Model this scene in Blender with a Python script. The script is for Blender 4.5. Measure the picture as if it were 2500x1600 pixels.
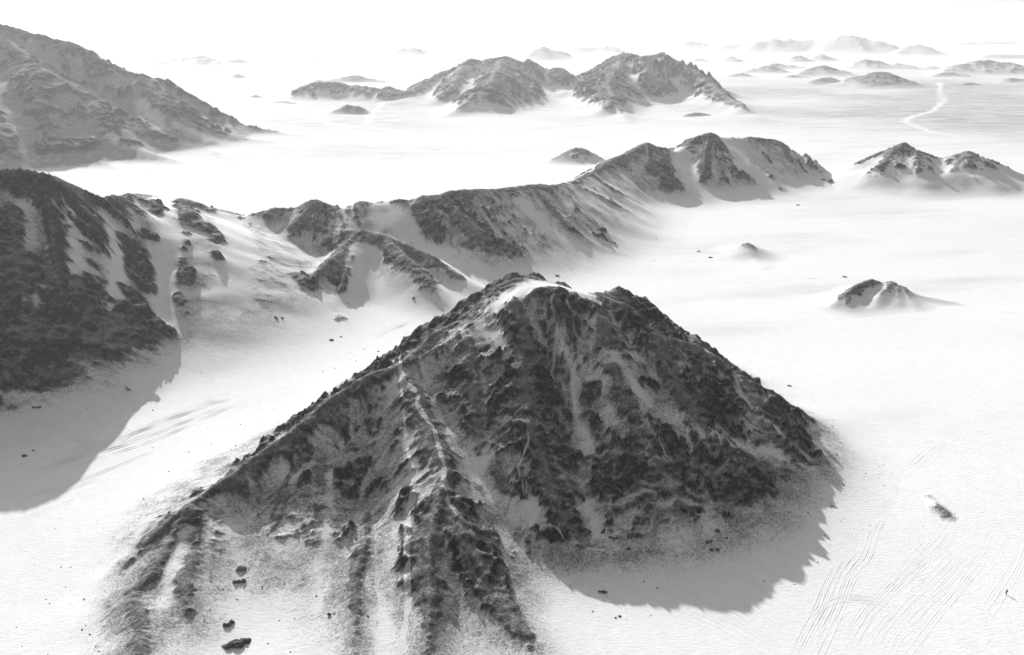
import bpy, bmesh, math, random
import numpy as np

# ------------------------------------------------------------------ scene, camera, sky, sun, exposure
for o in list(bpy.data.objects):
    bpy.data.objects.remove(o)
scene = bpy.context.scene
COL = scene.collection

PW, PH = 2406.0, 1540.0                 # pixel frame used to read positions off the photograph
CAM_Z = 147.0
FPX = (PW / 2) / math.tan(math.radians(32.5))
HORIZON = 57.7
PITCH = math.atan((PH / 2 - HORIZON) / FPX)

cam_d = bpy.data.cameras.new('camera')
cam = bpy.data.objects.new('camera', cam_d)
COL.objects.link(cam)
cam.location = (0, 0, CAM_Z)
cam.rotation_euler = (math.pi / 2 - PITCH, 0, 0)
cam_d.sensor_fit = 'HORIZONTAL'
cam_d.angle = math.radians(65.0)
cam_d.clip_start = 1.0
cam_d.clip_end = 60000.0
scene.camera = cam

SUN_AZ, SUN_EL = math.radians(-24.6), math.radians(27.8)     # azimuth clockwise from +Y
world = bpy.data.worlds.new('World')
scene.world = world
world.use_nodes = True
wn = world.node_tree
for n in list(wn.nodes):
    wn.nodes.remove(n)
sky = wn.nodes.new('ShaderNodeTexSky')
sky.sky_type = 'NISHITA'
sky.sun_disc = False
sky.sun_elevation = SUN_EL
sky.sun_rotation = SUN_AZ
sky.air_density = 1.0
sky.dust_density = 3.0
bw = wn.nodes.new('ShaderNodeRGBToBW')          # the photograph is black and white
bg = wn.nodes.new('ShaderNodeBackground')
bg.inputs['Strength'].default_value = 0.12
wo = wn.nodes.new('ShaderNodeOutputWorld')
wn.links.new(sky.outputs['Color'], bw.inputs['Color'])
wn.links.new(bw.outputs['Val'], bg.inputs['Color'])
wn.links.new(bg.outputs['Background'], wo.inputs['Surface'])

sun_d = bpy.data.lights.new('sun', 'SUN')
sun_d.energy = 4.6
sun_d.angle = math.radians(0.5)
sun = bpy.data.objects.new('sun', sun_d)
COL.objects.link(sun)
sun.location = (-200, 400, 400)
sun.rotation_euler = (math.pi / 2 - SUN_EL, 0, math.pi - SUN_AZ)

vs = scene.view_settings
vs.view_transform = 'Standard'
vs.look = 'None'
vs.gamma = 1.0
vs.use_curve_mapping = False
vs.exposure = 0.80
scene.cycles.use_denoising = True
scene.cycles.volume_bounces = 0
scene.cycles.max_bounces = 4
scene.cycles.diffuse_bounces = 2
HAZE_DENSITY = 9.0e-5

# ------------------------------------------------------------------ geometry helpers
CP, SP = math.cos(PITCH), math.sin(PITCH)

def ray(px, py):
    a = (px - PW / 2) / FPX
    b = -(py - PH / 2) / FPX
    return np.array([a, CP + b * SP, -SP + b * CP])

def at_depth(px, py, Y):
    r = ray(px, py)
    t = Y / r[1]
    return (r[0] * t, Y, CAM_Z + r[2] * t)

def ground_at(px, py, z=0.0):
    r = ray(px, py)
    t = (z - CAM_Z) / r[2]
    return (r[0] * t, r[1] * t, z)

def _hash(ix, iy, seed):
    h = (ix.astype(np.int64) * 374761393 + iy.astype(np.int64) * 668265263 + seed * 974634777) & 0xFFFFFFFF
    h = ((h ^ (h >> 13)) * 1274126177) & 0xFFFFFFFF
    h = (h ^ (h >> 16))
    return h

def noise(x, y, seed=0):
    x0 = np.floor(x); y0 = np.floor(y)
    fx = x - x0; fy = y - y0
    ix = x0.astype(np.int64); iy = y0.astype(np.int64)
    u = fx * fx * fx * (fx * (fx * 6 - 15) + 10)
    v = fy * fy * fy * (fy * (fy * 6 - 15) + 10)
    def g(dx, dy):
        a = _hash(ix + dx, iy + dy, seed) * (2 * math.pi / 4294967296.0)
        return np.cos(a) * (fx - dx) + np.sin(a) * (fy - dy)
    n00, n10, n01, n11 = g(0, 0), g(1, 0), g(0, 1), g(1, 1)
    a = n00 + u * (n10 - n00)
    b = n01 + u * (n11 - n01)
    return (a + v * (b - a)) * 1.45

def fbm(x, y, seed=0, octaves=4, gain=0.5, lac=2.03):
    s = 0.0; a = 1.0; f = 1.0; t = 0.0
    for i in range(octaves):
        s = s + a * noise(x * f + i * 17.3, y * f - i * 9.1, seed + i)
        t += a; a *= gain; f *= lac
    return s / t

def ridged(x, y, seed=0, octaves=4, gain=0.55, lac=2.07):
    s = 0.0; a = 1.0; f = 1.0; t = 0.0
    for i in range(octaves):
        n = 1 - np.abs(noise(x * f + i * 31.7, y * f + i * 11.9, seed + i)) * 1.6
        s = s + a * n
        t += a; a *= gain; f *= lac
    return s / t * 2 - 1.0

def facets(x, y, seed=0):
    """broken blocks: every cell is a plane tilted its own way (height in cell units)"""
    x0 = np.floor(x).astype(np.int64); y0 = np.floor(y).astype(np.int64)
    d1 = np.full(x.shape, 9.0); out = np.zeros(x.shape)
    for dx in (-1, 0, 1):
        for dy in (-1, 0, 1):
            h = _hash(x0 + dx, y0 + dy, seed)
            px = x0 + dx + (h & 0xFFFF) / 65536.0 - x
            py = y0 + dy + ((h >> 16) & 0xFFFF) / 65536.0 - y
            d = px * px + py * py
            m = d < d1
            a = ((h >> 5) & 4095) * (2 * math.pi / 4096)
            v = np.cos(a) * px + np.sin(a) * py + (((h >> 11) & 1023) / 1023.0 - 0.5) * 0.7
            out = np.where(m, v, out)
            d1 = np.where(m, d, d1)
    return out

def sstep(a, b, x):
    t = np.clip((x - a) / (b - a), 0, 1)
    return t * t * (3 - 2 * t)

def blur(a, r):
    for ax in (0, 1):
        for _ in range(2):
            p = np.concatenate([np.repeat(np.take(a, [0], ax), r + 1, ax), a, np.repeat(np.take(a, [-1], ax), r, ax)], ax)
            c = np.cumsum(p, ax)
            n = a.shape[ax]
            a = (np.take(c, np.arange(2 * r + 1, 2 * r + 1 + n), ax) - np.take(c, np.arange(0, n), ax)) / (2 * r + 1)
    return a

def plain_z(x, y):
    x = np.asarray(x, float); y = np.asarray(y, float)
    d = np.hypot(x, y)
    z = 0.35 * fbm(x / 70, y / 70, 501, 2)
    z = z + sstep(600, 1600, d) * 3.0 * fbm(x / 420, y / 420, 503, 2)
    return z

def resample(pts, step):
    """pts: rows of any width whose first three columns are xyz"""
    pts = np.asarray(pts, float)
    seg = np.hypot(np.diff(pts[:, 0]), np.diff(pts[:, 1]))
    s = np.concatenate([[0], np.cumsum(seg)])
    n = max(2, int(s[-1] / step) + 1)
    q = np.linspace(0, s[-1], n)
    return np.stack([np.interp(q, s, pts[:, k]) for k in range(pts.shape[1])], 1), q

def poly_dist(X, Y, pts):
    """distance from grid points to a polyline in plan, plus the signed side"""
    best = np.full(X.shape, 1e9)
    for (ax, ay), (bx, by) in zip(pts[:-1], pts[1:]):
        dx, dy = bx - ax, by - ay
        L = dx * dx + dy * dy + 1e-9
        t = np.clip(((X - ax) * dx + (Y - ay) * dy) / L, 0, 1)
        best = np.minimum(best, (X - ax - t * dx) ** 2 + (Y - ay - t * dy) ** 2)
    return np.sqrt(best)

# ------------------------------------------------------------------ materials (grey: the photograph is black and white)
def desert_material():
    m = bpy.data.materials.new('desert_ground')
    m.use_nodes = True
    nt = m.node_tree
    N, L = nt.nodes, nt.links
    for n in list(N):
        N.remove(n)
    out = N.new('ShaderNodeOutputMaterial')
    bs = N.new('ShaderNodeBsdfPrincipled')
    bs.inputs['Roughness'].default_value = 0.95
    bs.inputs['Specular IOR Level'].default_value = 0.05
    L.new(bs.outputs['BSDF'], out.inputs['Surface'])
    geo = N.new('ShaderNodeNewGeometry')

    def attr(name):
        a = N.new('ShaderNodeAttribute'); a.attribute_name = name
        return a.outputs['Fac']

    def math_(op, a, b=None, c=None, clamp=False):
        n = N.new('ShaderNodeMath'); n.operation = op; n.use_clamp = clamp
        for i, v in enumerate((a, b, c)):
            if v is None:
                continue
            if isinstance(v, (int, float)):
                n.inputs[i].default_value = v
            else:
                L.new(v, n.inputs[i])
        return n.outputs[0]

    def tex(scale, detail=4.0, rough=0.55, stretch=None, dist=0.0):
        vec = geo.outputs['Position']
        if stretch:
            mp = N.new('ShaderNodeMapping')
            mp.inputs['Scale'].default_value = stretch[:3]
            mp.inputs['Rotation'].default_value = (0, 0, stretch[3])
            L.new(vec, mp.inputs['Vector'])
            vec = mp.outputs['Vector']
        n = N.new('ShaderNodeTexNoise')
        n.inputs['Scale'].default_value = scale
        n.inputs['Detail'].default_value = detail
        n.inputs['Roughness'].default_value = rough
        n.inputs['Distortion'].default_value = dist
        L.new(vec, n.inputs['Vector'])
        return n.outputs['Fac']

    def mapr(v, a, b, c=0.0, d=1.0, smooth=True):
        n = N.new('ShaderNodeMapRange')
        n.interpolation_type = 'SMOOTHSTEP' if smooth else 'LINEAR'
        for i, k in enumerate((a, b, c, d)):
            n.inputs[i + 1].default_value = k
        L.new(v, n.inputs[0])
        return n.outputs[0]

    def mixv(f, a, b):
        n = N.new('ShaderNodeMix'); n.data_type = 'FLOAT'
        L.new(f, n.inputs[0])
        for i, v in ((2, a), (3, b)):
            if isinstance(v, (int, float)):
                n.inputs[i].default_value = v
            else:
                L.new(v, n.inputs[i])
        return n.outputs[0]

    rock, scree, path, gravel = attr('rock'), attr('scree'), attr('path'), attr('gravel')
    fine = tex(1.1, 4, 0.68)
    mid = tex(0.22, 4, 0.6)
    speck = tex(2.6, 3, 0.7)
    # sand
    sand = math_('MULTIPLY_ADD', mid, 0.10, 0.47)
    # gravel plain, darker
    gmask = math_('MULTIPLY', gravel, mapr(tex(0.03, 6, 0.65, (0.6, 3.0, 1, 0.25)), 0.28, 0.68, 0.3, 1.0))
    sand = mixv(gmask, sand, 0.20)
    # scree: dark stones lying thickly on the sand
    sv = math_('ADD', math_('MULTIPLY', speck, 0.6), math_('MULTIPLY', fine, 0.4))
    scm = mapr(math_('ADD', scree, math_('MULTIPLY', math_('SUBTRACT', sv, 0.5), -3.0)), 0.15, 1.2)
    ground = mixv(scm, sand, mapr(fine, 0.3, 0.7, 0.10, 0.20))
    # rock
    rcol = mapr(math_('ADD', math_('MULTIPLY', tex(0.09, 5, 0.65), 0.55), math_('MULTIPLY', fine, 0.45)), 0.40, 0.66, 0.005, 0.07)
    pale = mapr(tex(0.55, 5, 0.75, None, 0.6), 0.57, 0.70, 0.0, 0.75)
    rcol = mixv(pale, rcol, 0.22)
    # joints and cracks
    vo = N.new('ShaderNodeTexVoronoi')
    vo.feature = 'DISTANCE_TO_EDGE'
    vo.inputs['Scale'].default_value = 0.42
    wv = N.new('ShaderNodeVectorMath'); wv.operation = 'MULTIPLY_ADD'
    nzc = N.new('ShaderNodeTexNoise'); nzc.inputs['Scale'].default_value = 0.5; nzc.inputs['Detail'].default_value = 4
    L.new(geo.outputs['Position'], nzc.inputs['Vector'])
    L.new(nzc.outputs['Color'], wv.inputs[0])
    wv.inputs[1].default_value = (3.0, 3.0, 3.0)
    L.new(geo.outputs['Position'], wv.inputs[2])
    L.new(wv.outputs[0], vo.inputs['Vector'])
    crack = mapr(vo.outputs['Distance'], 0.02, 0.22)
    rcol = math_('MULTIPLY', rcol, mapr(vo.outputs['Distance'], 0.02, 0.16, 0.25, 1.0))
    brk = math_('ADD', math_('MULTIPLY', tex(0.40, 5, 0.7), 0.6), math_('MULTIPLY', sv, 0.4))
    re = math_('ADD', rock, math_('MULTIPLY', math_('SUBTRACT', brk, 0.5), 2.6))
    rm = math_('POWER', mapr(re, 0.08, 0.92, 0.0, 1.0, False), 0.75)
    rm = math_('MULTIPLY', rm, mapr(rock, 0.04, 0.22))
    colr = mixv(rm, ground, rcol)
    # trodden trails: bare pale sand
    pe = math_('ADD', path, math_('MULTIPLY', math_('SUBTRACT', fine, 0.5), 0.5))
    pm = mapr(pe, 0.40, 0.65)
    colr = mixv(pm, colr, 0.46)
    comb = N.new('ShaderNodeCombineColor')
    for i in range(3):
        L.new(colr, comb.inputs[i])
    L.new(comb.outputs['Color'], bs.inputs['Base Color'])
    # relief
    ripple = tex(0.5, 4, 0.6, (1.0, 2.4, 1.0, 0.35), 0.3)
    sh = math_('ADD', math_('MULTIPLY', ripple, 0.13), math_('MULTIPLY', fine, 0.07))
    sh = math_('ADD', sh, math_('MULTIPLY', scm, 0.10))
    rh = math_('ADD', math_('MULTIPLY', tex(0.45, 6, 0.64, None, 0.4), 1.5), math_('ADD', math_('MULTIPLY', speck, 0.3), math_('MULTIPLY', crack, 0.45)))
    hh = mixv(rm, sh, rh)
    bp = N.new('ShaderNodeBump')
    bp.inputs['Strength'].default_value = 1.0
    bp.inputs['Distance'].default_value = 1.0
    L.new(hh, bp.inputs['Height'])
    L.new(bp.outputs['Normal'], bs.inputs['Normal'])
    return m

def plain_mat(name, v, rough=0.9, vary=0.25, scale=3.0, bump=0.0):
    m = bpy.data.materials.new(name)
    m.use_nodes = True
    nt = m.node_tree
    bs = nt.nodes['Principled BSDF']
    bs.inputs['Roughness'].default_value = rough
    bs.inputs['Specular IOR Level'].default_value = 0.15
    tx = nt.nodes.new('ShaderNodeTexNoise')
    tx.inputs['Scale'].default_value = scale
    tx.inputs['Detail'].default_value = 6
    g = nt.nodes.new('ShaderNodeNewGeometry')
    nt.links.new(g.outputs['Position'], tx.inputs['Vector'])
    mr = nt.nodes.new('ShaderNodeMapRange')
    mr.inputs[1].default_value = 0.3; mr.inputs[2].default_value = 0.7
    mr.inputs[3].default_value = v * (1 - vary); mr.inputs[4].default_value = v * (1 + vary)
    nt.links.new(tx.outputs['Fac'], mr.inputs[0])
    nt.links.new(mr.outputs[0], bs.inputs['Base Color'])
    if bump:
        b = nt.nodes.new('ShaderNodeBump')
        b.inputs['Distance'].default_value = bump
        nt.links.new(tx.outputs['Fac'], b.inputs['Height'])
        nt.links.new(b.outputs['Normal'], bs.inputs['Normal'])
    return m

DESERT = desert_material()
ROCK = plain_mat('boulder_rock', 0.07, 0.9, 0.55, 1.6, 0.5)

def mesh_from_grid(name, V, quads, attrs, origin):
    me = bpy.data.meshes.new(name)
    V = V - np.asarray(origin)[None]
    me.vertices.add(len(V)); me.vertices.foreach_set('co', V.astype(np.float32).ravel())
    me.loops.add(len(quads) * 4); me.loops.foreach_set('vertex_index', quads.astype(np.int32).ravel())
    me.polygons.add(len(quads))
    me.polygons.foreach_set('loop_start', np.arange(0, len(quads) * 4, 4, dtype=np.int32))
    me.polygons.foreach_set('use_smooth', np.ones(len(quads), dtype=bool))
    for k, a in attrs.items():
        at = me.attributes.new(k, 'FLOAT', 'POINT')
        at.data.foreach_set('value', a.astype(np.float32))
    me.update(calc_edges=True)
    me.validate()
    me.materials.append(DESERT)
    o = bpy.data.objects.new(name, me)
    COL.objects.link(o)
    o.location = origin
    return o

def gravel_at(X, Y):
    # darker gravel flats far off to the right, and thinner ones elsewhere
    n = fbm(X / 500, Y / 260, 71, 4)
    g = np.exp(-(((X - 1150) / 720) ** 2 + ((Y - 1750) / 560) ** 2)) * 1.5
    g = g + 0.55 * np.exp(-(((X + 250) / 260) ** 2 + ((Y - 1350) / 350) ** 2))
    g = g + 0.30 * np.exp(-(((X + 300) / 240) ** 2 + ((Y - 1000) / 90) ** 2))
    g = g + 0.22 * np.exp(-(((X - 480) / 220) ** 2 + ((Y - 560) / 110) ** 2))
    wind = fbm((X + 0.25 * Y) / 190, (Y - 0.25 * X) / 38, 73, 4)
    g = np.clip(g * (0.75 + 0.9 * n), 0, 1) + 0.6 * np.clip(wind, 0, 1) * sstep(170, 330, Y) * (1 - 0.6 * sstep(900, 2500, Y)) * sstep(-150, 120, X)
    g = np.clip(g + 0.42 * np.clip(0.55 + 1.0 * n, 0, 1) * sstep(750, 1500, Y) * (1 - sstep(2500, 6000, Y)), 0, 1)
    # vehicle tracks worn pale through the gravel
    for pts, w in ((((2210, 195), (2215, 240), (2190, 262), (2140, 275), (2125, 285), (2190, 310), (2260, 322)), 4), (((2215, 255), (2300, 262), (2400, 268)), 3),
                   (((735, 265), (735, 278), (780, 292), (900, 303), (1010, 320), (1060, 342)), 5), (((900, 245), (870, 270), (866, 292)), 4)):
        P = [ground_at(a, b)[:2] for a, b in pts]
        g *= sstep(w * 0.6, w * 1.6, poly_dist(X, Y, P))
    return g

# ------------------------------------------------------------------ mountains: ridge skeletons with talus slopes
class Range:
    """a set of ridge lines that share one sheet of ground; each ridge belongs to one mountain"""
    def __init__(self, step, slope, steep=0.25, steep_d=10.0):
        self.step, self.slope, self.steep, self.steep_d = step, slope, steep, steep_d
        self.S = []            # x y z rockiness owner u tx ty slope
        self.u0 = 0.0

    def add(self, pts, owner=0, slope=None, jag=0.0, seed=0):
        """pts rows: x y z rockiness"""
        q, s = resample(pts, self.step)
        if jag:
            q[:, 2] += jag * 1.25 * fbm(s / 20.0, s * 0 + seed * 3.7, 900 + seed, 3, 0.5) * np.clip(q[:, 2] / 12.0, 0, 1)
        t = np.gradient(q[:, :2], axis=0)
        t /= np.linalg.norm(t, axis=1)[:, None] + 1e-9
        for k in range(len(q)):
            self.S.append((q[k, 0], q[k, 1], q[k, 2], q[k, 3], owner, self.u0 + s[k], t[k, 0], t[k, 1], slope or self.slope))
        self.u0 += s[-1] + 57.3

    def crest(self, pix, owner=0, rock=0.6, **kw):
        """pix rows: px py depth [rockiness]"""
        pts = []
        for p in pix:
            x, y, z = at_depth(p[0], p[1], p[2])
            pts.append((x, y, max(z, -2.0), p[3] if len(p) > 3 else rock))
        self.add(pts, owner, **kw)

    def steepen(self, n, f):
        """hollow the slopes between the spurs: the first n ridge points fall off faster"""
        for i in range(n):
            q = list(self.S[i]); q[8] *= f; self.S[i] = tuple(q)

    def cone(self, x, y, full=False, grid=None):
        h = np.full(x.shape, -1e3, dtype=np.float32)
        if full:
            d0 = np.zeros(x.shape, np.float32); rk = np.zeros(x.shape, np.float32)
            ow = np.zeros(x.shape, np.int8); u = np.zeros(x.shape, np.float32); zr = np.zeros(x.shape, np.float32)
        xs = x.astype(np.float32); ys = y.astype(np.float32)
        if grid is not None:                      # only the part of the grid that a ridge point can reach
            gx, gy, cell, reach = grid
            for (a, b, z, r, o, uu, tx, ty, sl) in self.S:
                rad = (max(z, 0) + reach) / sl
                i0 = max(0, int((a - rad - gx) / cell)); i1 = int((a + rad - gx) / cell) + 2
                j0 = max(0, int((b - rad - gy) / cell)); j1 = int((b + rad - gy) / cell) + 2
                if i1 <= 0 or j1 <= 0:
                    continue
                w = (slice(j0, j1), slice(i0, i1))
                dx = xs[w] - np.float32(a); dy = ys[w] - np.float32(b)
                d = np.sqrt(dx * dx + dy * dy)
                hh = (z - sl * (d + self.steep * np.minimum(d, self.steep_d))).astype(np.float32)
                m = hh > h[w]
                h[w][m] = hh[m]; d0[w][m] = d[m]; rk[w][m] = r; ow[w][m] = o; zr[w][m] = z
                u[w][m] = (uu + dx * tx + dy * ty)[m]
            return h, d0, rk, ow, u, zr
        for (a, b, z, r, o, uu, tx, ty, sl) in self.S:
            dx = xs - np.float32(a); dy = ys - np.float32(b)
            d = np.sqrt(dx * dx + dy * dy)
            hh = z - sl * (d + self.steep * np.minimum(d, self.steep_d))
            m = hh > h
            if full:
                h[m] = hh[m]; d0[m] = d[m]; rk[m] = r; ow[m] = o; zr[m] = z
                u[m] = uu + dx[m] * tx + dy[m] * ty
            else:
                h = np.maximum(h, hh)
        if full:
            return h, d0, rk, ow, u, zr
        return h

    def pinnacle(self, px, py, Y, owner=0, slope=1.15, w=4.5, rock=1.3):
        """a small rock tower on the crest"""
        x, y, z = at_depth(px, py, Y)
        self.add([(x - w * .5, y, z - 1.0, rock), (x + w * .1, y + .3, z, rock), (x + w * .6, y - .3, z - 1.6, rock)], owner, slope)

    def hit(self, px, py, lift=0.0, y0=None, y1=None):
        """where a line of sight meets the slope (lifted): the first crossing"""
        r = ray(px, py)
        ts = np.linspace((y0 or 100) / r[1], (y1 or 1600) / r[1], 2500)
        X, Y, Z = r[0] * ts, r[1] * ts, CAM_Z + r[2] * ts
        H = np.maximum(self.cone(X, Y) + lift, 0.0)
        i = np.argmax(Z <= H)
        return X[i], Y[i], Z[i]

    def drop(self, pix, Y0, owner=0, rock=0.8, slope=None, p=1.15, sink=3.0, jag=0.0, seed=0):
        """a spur traced in the picture that falls from a crest at depth Y0 to the plain at its last point"""
        z0 = at_depth(pix[0][0], pix[0][1], Y0)[2] - sink
        a = np.array(pix, float)[:, :2]
        s = np.concatenate([[0], np.cumsum(np.hypot(*np.diff(a, axis=0).T))])
        pts = []
        for (px, py), t in zip(a, s / s[-1]):
            z = z0 * (1 - t) ** p
            pts.append(ground_at(px, py, z) + (rock * (1 - 0.5 * t ** 3),))
        self.add(pts, owner, slope, jag, seed)

    def spur(self, pix, owner=0, rock=0.7, y0=None, y1=None, slope=None, jag=0.0, seed=0):
        """pix rows: px py lift [rockiness]; lies on the slope seen there and stands out by lift metres"""
        pts = []
        for p in pix:
            x, y, z = self.hit(p[0], p[1], p[2], y0, y1)
            pts.append((x, y, z, p[3] if len(p) > 3 else rock))
        self.add(pts, owner, slope, jag, seed)
        return pts

class Built:
    pass

def build_range(R, names, labels, cell, warp, ribs, crag, apron=2.5, strokes=(), seed=0, base_rock=0.0,
                rock_h=(4.0, 14.0), scree_h=(0.6, 6.0), dust=(0.50, 1.20), margin=25, scree_bias=0.0, rk_fade=0.0):
    S = np.array([s[:3] for s in R.S])
    ext = np.maximum(S[:, 2], 0) / np.array([s[8] for s in R.S]) + margin + apron * 4 / np.array([max(s[8], .3) for s in R.S])
    x0, x1 = (S[:, 0] - ext).min(), (S[:, 0] + ext).max()
    y0, y1 = (S[:, 1] - ext).min(), (S[:, 1] + ext).max()
    xs = np.arange(x0, x1, cell); ys = np.arange(y0, y1, cell)
    X, Y = np.meshgrid(xs, ys)
    wl, wa = warp
    WX = X + wa * fbm(X / wl, Y / wl, seed + 1, 3)
    WY = Y + wa * fbm(X / wl, Y / wl, seed + 2, 3)
    h2, d2, rk2, ow, u2, zr2 = R.cone(WX, WY, True, (x0, y0, cell, 7 * apron + wa + 2))
    act = h2 > -7 * apron                       # only where the mountain rises: the rest is plain
    shp = X.shape
    def full(v, fill=0.0):
        a = np.full(shp, fill); a[act] = v
        return a
    GX, GY = X, Y
    X = X[act]; Y = Y[act]
    h = h2[act].astype(float); d = d2[act].astype(float); rk = rk2[act].astype(float); u = u2[act].astype(float)
    cl, ca = crag
    if rk_fade:
        rk = rk - rk_fade * sstep(4, 20, d) * (rk < 1.08)
    # gullies and ribs that run down the slope
    rib = np.zeros_like(h)
    body = sstep(0.0, 10.0, h)
    for k, (lam, amp) in enumerate(ribs):
        ww = 1.1 * lam * fbm(X / (lam * 2.6), Y / (lam * 2.6), seed + 20 + k, 2)
        n = np.clip(0.65 + 1.1 * fbm(X / (lam * 3.3), Y / (lam * 3.3), seed + 25 + k, 2), 0.1, 1.4) * ridged((u + ww) / lam, d / (lam * 4.5), seed + 30 + k * 5, 2)
        rib += n * (0.5 ** k)
        h += amp * (n - 0.1) * sstep(0, lam * 0.9, d) * body
    # strokes: measured patches of bare rock, sand or trail
    boost = np.zeros_like(h); path = np.zeros_like(h)
    en = fbm(X / (cl * 0.7), Y / (cl * 0.7), seed + 60, 4, 0.6)
    for (kind, pts, w, amt) in strokes:
        P = [(p[0], p[1]) for p in pts]
        pa = np.array(P)
        m = w * 3 + 6
        sel = (X > pa[:, 0].min() - m) & (X < pa[:, 0].max() + m) & (Y > pa[:, 1].min() - m) & (Y < pa[:, 1].max() + m)
        if not sel.any():
            continue
        dd = poly_dist(X[sel], Y[sel], P)
        if kind == 'path':
            v = 1 - sstep(w * 0.3, w * 1.6, dd + 0.6 * w * en[sel])
            path[sel] = np.maximum(path[sel], v * amt * np.clip(0.62 + 1.5 * en[sel], 0.08, 1))
        else:
            v = 1 - sstep(w * 0.0, w * 2.0, dd + w * 1.3 * en[sel])
            boost[sel] += v * amt * (1 if kind == 'rock' else -1)
    # crag shapes: creased ridges, tilted blocks, ledges along the bedding
    cw = 0.5 * cl * fbm(X / (cl * 1.5), Y / (cl * 1.5), seed + 80, 2)
    c1 = ridged((X + cw) / cl, (Y - cw) / cl, seed + 81, 5, 0.62)
    fa = facets((X + cw) / (cl * 0.55), (Y + cw) / (cl * 0.42), seed + 90)
    fb = facets((X - cw) / (cl * 0.20), (Y + cw) / (cl * 0.16), seed + 91)
    bed = (0.55 * X + 0.25 * Y) / (cl * 0.5) + h / (cl * 0.30) + 1.6 * fbm(X / (cl * 2.2), Y / (cl * 2.2), seed + 84, 3)
    saw = bed - np.floor(bed)
    vary = 0.2 + 1.6 * np.clip(0.5 + 1.2 * fbm(X / (cl * 3.1), Y / (cl * 3.1), seed + 83, 3), 0, 1)
    c0 = ridged((X - cw) / (cl * 2.4), (Y + cw) / (cl * 2.4), seed + 85, 2)
    cr = ca * (0.7 * c0 * np.clip(d / (cl * 2), 0, 1) + vary * (0.72 * c1 + 0.50 * fa + 0.14 * fb + 0.28 * (saw ** 1.4 - 0.4)))
    # where rock stands out of the sand: on ribs and bosses, not in hollows
    rad = max(2, int(cl * 0.9 / cell))
    hf = full(h, h.min())
    hump = (h - blur(hf, rad)[act]) / (ca * 0.5)
    big = fbm(X / (warp[0] * 0.8), Y / (warp[0] * 0.8), seed + 70, 5, 0.6)
    sw = cl * 1.2 * fbm(X / (cl * 2.4), Y / (cl * 2.4), seed + 74, 2)
    st = 0.6 * ridged((u + sw) / (cl * 0.6), d / (cl * 3.6), seed + 75, 3, 0.6) + 0.5 * fbm((u - sw) / (cl * 0.2), d / (cl * 1.3), seed + 77, 3, 0.6)
    rock = base_rock + rk - 0.80 + 0.75 * st + 0.40 * big + 0.33 * np.clip(hump, -1.5, 1.5) + 0.25 * c1 - 0.9 * (1 - sstep(rock_h[0], rock_h[1], h)) + boost
    rmask = sstep(-0.22, 0.28, rock)
    # sand smooths the hollows
    hs = blur(hf, max(1, rad // 2))[act]
    h = h * rmask + hs * (1 - rmask)
    near_crest = 0.22 + 0.78 * sstep(0, cl * 1.5, d)
    h = h + rmask * near_crest * (cr + 0.22 * ca)
    h = h + (1 - rmask) * 0.12 * fbm(X / 3.0, Y / 3.0, seed + 95, 3)
    bw_ = 0.62 if cell < 0.6 else (0.42 if cell < 1.0 else 0.12)
    h = (1 - bw_) * h + bw_ * blur(full(h, h.min()), 1)[act]          # no one-cell spikes
    # sand apron
    sp = apron * np.logaddexp(0, np.clip(h / apron, -40, 60))
    SPF = full(sp, 0.0)
    X, Y = GX, GY
    hh = SPF - 0.18
    Z = hh + plain_z(X, Y)
    gy, gx = np.gradient(Z, cell)
    sl = np.hypot(gx, gy)[act]
    # dust and sand lie on ledges, steep faces stay bare
    rattr = full(np.clip(rmask * (0.20 + 0.80 * sstep(dust[0], dust[1], sl)) , 0, 1))
    scn = fbm(GX[act] / 9.0, GY[act] / 9.0, seed + 97, 3)
    sattr = full(np.clip(sstep(scree_h[0], scree_h[1], sp) * (0.10 + 0.5 * scn + 0.30 * st + scree_bias + 0.3 * np.clip(rk, 0, 1) + 0.6 * np.clip(rock + 0.45, 0, 0.7)) - 0.8 * np.clip(-boost, 0, 1), 0, 1))
    path = full(path)
    sp = SPF
    B = Built()
    B.xs, B.ys, B.Z, B.cell = xs, ys, Z, cell
    B.h = hh
    # split into mountains
    keep = sp > 0.02
    nx = len(xs)
    idx = np.arange(X.size).reshape(X.shape)
    q = np.stack([idx[:-1, :-1], idx[:-1, 1:], idx[1:, 1:], idx[1:, :-1]], -1).reshape(-1, 4)
    kq = keep.ravel()[q].any(1)
    oq = ow.ravel()[q[:, 0]]
    V = np.stack([X.ravel(), Y.ravel(), Z.ravel()], 1)
    A = dict(rock=rattr.ravel(), scree=sattr.ravel(), path=path.ravel(), gravel=gravel_at(X, Y).ravel())
    B.objs = []
    for k, nm in enumerate(names):
        qq = q[kq & (oq == k)]
        if not len(qq):
            continue
        used, inv = np.unique(qq.ravel(), return_inverse=True)
        vv = V[used]
        sk = S[[i for i, s in enumerate(R.S) if s[4] == k]]
        c = sk[np.argmax(sk[:, 2])]
        o = mesh_from_grid(nm, vv, inv.reshape(-1, 4), {a: b[used] for a, b in A.items()}, (c[0], c[1], 0.0))
        o['kind'] = 'structure'
        o['label'] = labels[k]
        B.objs.append(o)
    return B

BUILT = []

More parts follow.
